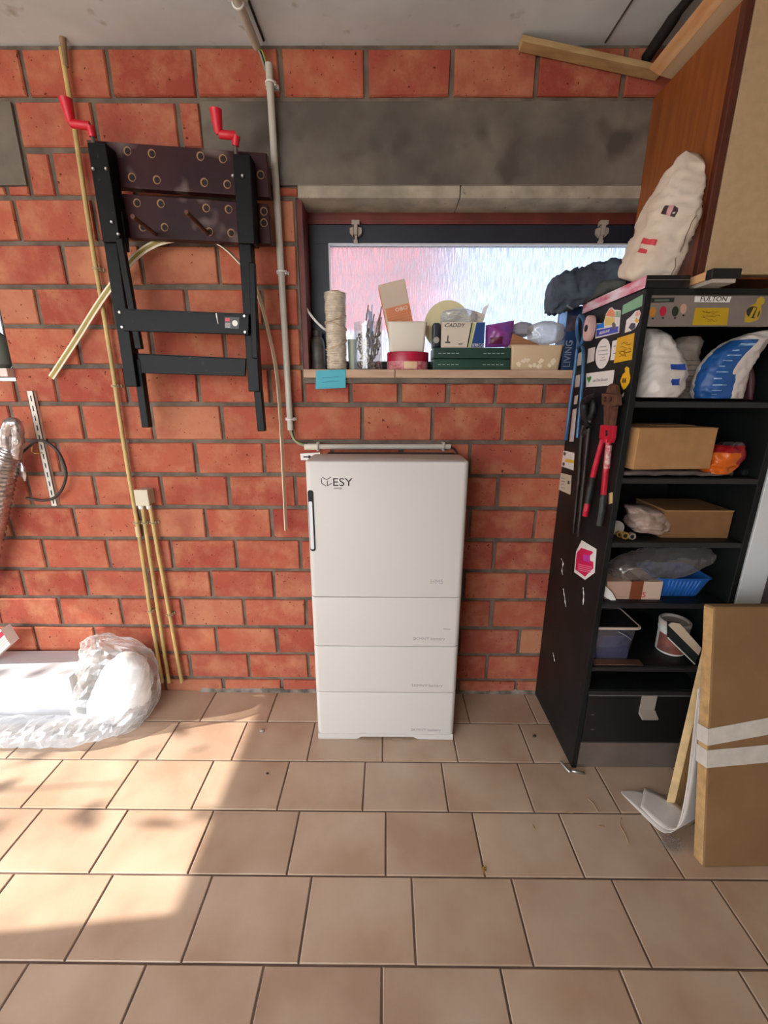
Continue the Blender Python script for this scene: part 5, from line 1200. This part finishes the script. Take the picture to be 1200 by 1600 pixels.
# fifth compartment
z = SHZ[4]+.0005
x0, x1 = at(928, 1000, -.41).x, at(996, 1000, -.41).x; zt = at(960, 982, -.41).z
t = tub('lidded_tub', 'clear tub with blue contents and a pale lid in the lowest compartment', 'tub', x0+.004, x1-.004, -.41, -.27, z, zt, film_mat('tub_film', (150, 152, 166), .22), .010, rim=False, r=.016, fill=(.72, mat('fill_blue', (38, 42, 120), .6, var=.1)))
lid = obj('lid', MB().prism([V((x, y, zt)) for x, y in rrect(x0-.003, x1+.003, -.417, -.263, .018, 5)], (0, 0, .007)), mat('lid_smoke', (40, 38, 40), .4), t)
obj('lid_rim', MB().tube([V((x, y, zt+.004)) for x, y in rrect(x0-.003, x1+.003, -.417, -.263, .018, 5)], .0055, 8, closed=True), mat('rim_pale', (206, 188, 176), .4), t, smooth=True)
obj('bail_handle', MB().tube(smoothpath([V((x0+.085, -.412, zt-.012)), V((x0+.11, -.425, zt-.022)), V((x0+.135, -.42, zt-.042))], 10), .0015, 5), STEEL, t, smooth=True)
c = at(1052, 985, -.33)
Mx = Matrix.Translation((c.x, -.33, z)) 
t = thing('paste_pot', 'white pot with a reddish label in the lowest compartment', 'pot', (c.x, -.33, z))
h = at(1052, 968, -.33).z-z
obj('pot_body', MB().lathe([(.046, 0), (.050, .003), (.052, h*.66), (.054, h*.7), (.054, h*.78), (.051, h*.8), (.051, h*.86)], (c.x, -.33, z), 32), WHITEPL, t, smooth=40)
obj('pot_lid', MB().lathe([(.055, h*.86), (.056, h*.97), (.052, h), (.045, h), (.044, h*.93), (.004, h*.93)], (c.x, -.33, z), 32), mat('pot_lid', (216, 202, 192), .4), t, smooth=40)
obj('pot_label', MB().grid(lambda u, v: V((c.x+.0535*math.cos(PI+PI*u), -.33+.0535*math.sin(PI+PI*u), z+h*(.08+.55*v))), 20, 1), mat('label_rust', (150, 84, 72), .5, col2=(96, 60, 56), vscale=30), t, smooth=True)
q = [at(x, y, -.425) for x, y in ((1040, 988), (1058, 990), (1092, 1028), (1082, 1053), (1040, 1012))]
dz = z+.001-min(p.z for p in q); q = [p+V((0, 0, dz)) for p in q]
t = thing('folded_board', 'bent dark card with a cream edge in front of the white pot', 'card', q[3])
obj('dark_face', MB().prism(q, (0, .006, 0)), mat('card_dark', (34, 40, 40), .5), t)
obj('cream_edge', MB().prism([p+V((0, -.002, 0)) for p in (q[0].lerp(q[1], .35), q[1], q[2], q[2].lerp(q[3], .45), q[0].lerp(q[4], .18))], (0, .0018, 0)), mat('card_cream', (206, 184, 156), .7), t)
obj('white_rim', MB().tube([q[4], q[3]], .0022, 6), WHITE, t)
tag(obj('kraft_strip', MB().box(at(925, 1045, -.42).x, at(1000, 1045, -.42).x, -.434, -.40, z, z+.0035), mat('strip_rust', (110, 70, 56), .7, var=.3)), 'thin brown strip on the lowest shelf under the lidded tub', 'strip')
bpy.data.objects['kraft_strip'].location.y -= 0.0

# ================================================================== RIGHT FOREGROUND
# boards standing right of the shelf unit
tag(obj('white_shelf_plank', MB().cbox(1.262, 1.352, -.447, -.425, 0, 1.34, .002), mat('panel_white', (222, 224, 226), .4)), 'tall white plank standing upright against the shelf unit side', 'plank')
tag(obj('grey_batten', MB().cbox(1.356, 1.40, -.43, -.41, 0, 1.30, .002), mat('panel_grey', (110, 100, 100), .5)), 'narrow grey batten beside the tall white plank', 'batten')
tag(obj('brown_board', MB().cbox(1.405, 1.50, -.42, -.40, 0, .95, .002), mat('board_amber', (168, 100, 44), .5, var=.2)), 'amber brown board behind the taped package at the right edge', 'board')
# leaning plank
a = atz(1040, 1257, .0); lean_top = at(1109, 962, -.486)
e1, e2 = V((.024, -.010, 0)), V((.095, .02, 0))
lo_ = [a+V((0, 0, .002)), a+e1+V((0, 0, .002)), a+e1+e2+V((0, 0, .002)), a+e2+V((0, 0, .002))]
hi_ = [lean_top, lean_top+e1, lean_top+e1+e2, lean_top+e2]
m0 = MB().add(lo_+hi_, [(0, 3, 2, 1), (4, 5, 6, 7), (0, 1, 5, 4), (1, 2, 6, 5), (2, 3, 7, 6), (3, 0, 4, 7)], [1, 1, 0, 1, 1, 1])
tag(obj('leaning_plank', m0, [mat('plank_edge_lit', (232, 196, 142), .7, var=.12, vscale=20), mat('plank_face', (176, 132, 84), .75, var=.12, stretch=(4, 4, 1))], bevel=.0015), 'bare pale wooden plank leaning on the shelf unit behind the white sheets', 'plank')  # edge coloured lighter than the face, putting the fall of light into the wood
# curled white sheets
SHEET = mat('sheet_pale', (226, 216, 208), .5, var=.05, vscale=6)
def shp(x, y, f): return at(x, y, -.745+.16*f)
Nc = [V((.905, -.560, .004)), V((.930, -.630, .004)), V((.958, -.700, .005)), shp(1046, 1301, 0), shp(1060, 1288, .05), shp(1071, 1240, .15), shp(1079, 1180, .35), shp(1086, 1120, .5), shp(1091, 1076, .6)]
Fc = [V((.912, -.552, .003)), V((.99, -.552, .004)), V((1.06, -.60, .005))]+[p+V((.10, .045, .0)) for p in Nc[3:]]
t = thing('curled_sheets', 'white printed sheets curling onto the floor beside the taped package', 'sheets', (1.0, -.66, 0))
srf = lambda u, v, o=V((0, 0, 0)): catmull(Nc, v).lerp(catmull(Fc, v), u)+o
obj('sheet', MB().grid(lambda u, v: srf(u, v), 6, 44), SHEET, t, smooth=True, solid=.002)
obj('sheet', MB().grid(lambda u, v: srf(u, .12+.86*v, V((.012, .004, .008))), 6, 44), SHEET, t, smooth=True, solid=.002)
obj('green_print', MB().grid(lambda u, v: srf(.30+.6*u, .40+.10*v*(.3+.7*u), V((.0165, -.0045, .003))), 6, 8), mat('print_green', (34, 58, 34), .5, col2=(96, 116, 70), vscale=30), t)
obj('green_print', MB().grid(lambda u, v: srf(.22+.4*u, .60+.10*v, V((.0175, -.0055, .006))), 4, 8), mat('print_green', (34, 58, 34)), t)
# taped cardboard package leaning back
PB = atz(1098, 1356, 0.0); tilt = math.atan2(.185, .83); Wp, Hp, Tp = .78, .855, .042
Mp = Matrix.Translation(PB+V((0, 0, .0))) @ Matrix.Rotation(math.radians(1.2), 4, 'Z') @ Matrix.Rotation(-tilt, 4, 'X') 
t = thing('taped_package', 'big flat brown cardboard package with two bands of white tape leaning at the right', 'package', PB)
lift = Tp*math.sin(tilt)
obj('package_body', MB().cbox(0, Wp, 0, Tp, 0, Hp, .006, M=Mp), mat('package_board', (142, 107, 70), .8, col2=(132, 98, 62), vscale=5, bump=.06, bscale=140), t)
obj('package_edge', MB().cbox(-.0012, .006, .003, Tp-.003, .006, Hp-.006, .002, M=Mp), KRAFT_EDGE, t)
TAPE = mat('tape_white', (216, 206, 196), .25, var=.06, vscale=25, bump=.2, bscale=40)
for zl, zr, hh in ((.408, .50, .055), (.335, .352, .058)):
    mb = MB().prism([Mp @ V(q) for q in ((-.0025, -.0018, zl), (Wp+.001, -.0018, zr+.05), (Wp+.001, -.0018, zr+.05+hh), (-.0025, -.0018, zl+hh))], Mp.to_3x3() @ V((0, .0012, 0)))
    mb.prism([Mp @ V(q) for q in ((-.0030, -.0018, zl), (-.0030, Tp+.001, zl-.005), (-.0030, Tp+.001, zl+hh-.005), (-.0030, -.0018, zl+hh))], Mp.to_3x3() @ V((.0012, 0, 0)))
    obj('tape_band', mb, TAPE, t)
# floor crumbs
STRAW = mat('straw', (186, 150, 110), .7); CRUMB = mat('crumb_grey', (170, 160, 150), .8)
for pts, lab in (([(919, 1248), (928, 1257), (934, 1268)], 'thin curved straw on the tile in front of the shelf plinth'), ([(971, 1278), (969, 1290), (977, 1303), (982, 1318)], 'longest crooked straw on the tiles before the curled sheets'), ([(884, 1269), (895, 1270)], 'short pale splinter on the tile joint before the shelf unit'), ([(936, 1291), (945, 1292)], 'tiny dark splinter between the two straws on the tiles'), ([(831, 1288), (835, 1295)], 'small pale splinter left of the straws on the tiles')):
    tag(obj('straw', MB().tube(smoothpath([atz(x, y, .0022) for x, y in pts], 10), .0016, 6), STRAW, smooth=True), lab, 'straw', 'straws on the floor')
tag(obj('brass_screw', MB().tube([atz(756, 1358, .004), atz(757.5, 1366, .004)], [.004, .002], 8).tube([atz(755.7, 1356, .004), atz(756, 1358, .004)], .006, 8), BRS, smooth=40), 'small brass screw lying in the floor joint before the battery', 'screw')
for (x, y, r, lab) in ((409, 1143, .010, 'white plaster crumb on the tile left of the battery'), (835, 1151, .007, 'dark crumb on the tile between battery and shelf unit'), (418, 1209, .005, 'small dark crumb on the tile in front of the battery left corner')):
    p = atz(x, y, 0); tag(obj('crumb', blob((p.x, p.y, r*.5), r, r*.7, r*.5, 2.2, r*.25, 90, int(x)).mesh(12, 8), CRUMB if 'white' in lab else mat('crumb_dark', (66, 54, 50), .9), smooth=True), lab, 'crumb')
random.seed(9); mb = MB(); c = atz(1045, 1318, 0)
for k in range(170):
    a = random.uniform(0, 2*PI); r = .035*math.sqrt(random.random()); b = V((c.x+r*1.0*math.cos(a)+.012*(random.random()), c.y+r*math.sin(a), .001)); d = V((random.uniform(-.012, .012), random.uniform(-.012, .012), random.uniform(.001, .011)))
    mb.tube([b, b+d*.5+V((0, 0, .003)), b+d], .0005, 3)
tag(obj('dust_tuft', mb, mat('dust_grey', (150, 140, 136), .9)), 'tuft of grey dust and fluff on the tile beside the package', 'dust', kind='stuff')
# unseen greenery added outside the doorway to break up the sun patch
LEAF = mat('leaf_green', (70, 100, 46), .6, var=.3); BARK = mat('bark', (90, 72, 56), .9)
def shade_shrub(c, h, n, seed, lab, spread=.5):
    random.seed(seed); t = thing('shade_shrub', lab, 'shade_shrub', (c[0], c[1], -.06)); st = MB(); lv = MB()
    for k in range(9):
        a = random.uniform(0, 2*PI); tip = V((c[0]+spread*.8*math.cos(a), c[1]+spread*.8*math.sin(a), h*random.uniform(.6, 1.)))
        st.tube(smoothpath([V((c[0], c[1], -.06)), V((c[0], c[1], h*.3)).lerp(tip, .4), tip], 6), [.016, .014, .012, .010, .008, .006, .004], 5)
        for m in range(n//9):
            q = V((c[0], c[1], h*.2)).lerp(tip, random.uniform(.3, 1.05))+V((random.gauss(0, .1), random.gauss(0, .1), random.gauss(0, .1)))
            u = V((random.uniform(-1, 1), random.uniform(-1, 1), random.uniform(-.6, .6))).normalized()*.06; w = u.orthogonal().normalized()*.022
            lv.add([q-u, q+w, q+u, q-w], [(0, 1, 2, 3)])
    obj('stem', st, BARK, t); f = obj('foliage', lv, LEAF, t); f['kind'] = 'stuff'
shade_shrub((-6.6, -1.02, 0), 3.1, 330, 1, 'leafy green bush added out of frame by the doorway to dapple the sun', .5)
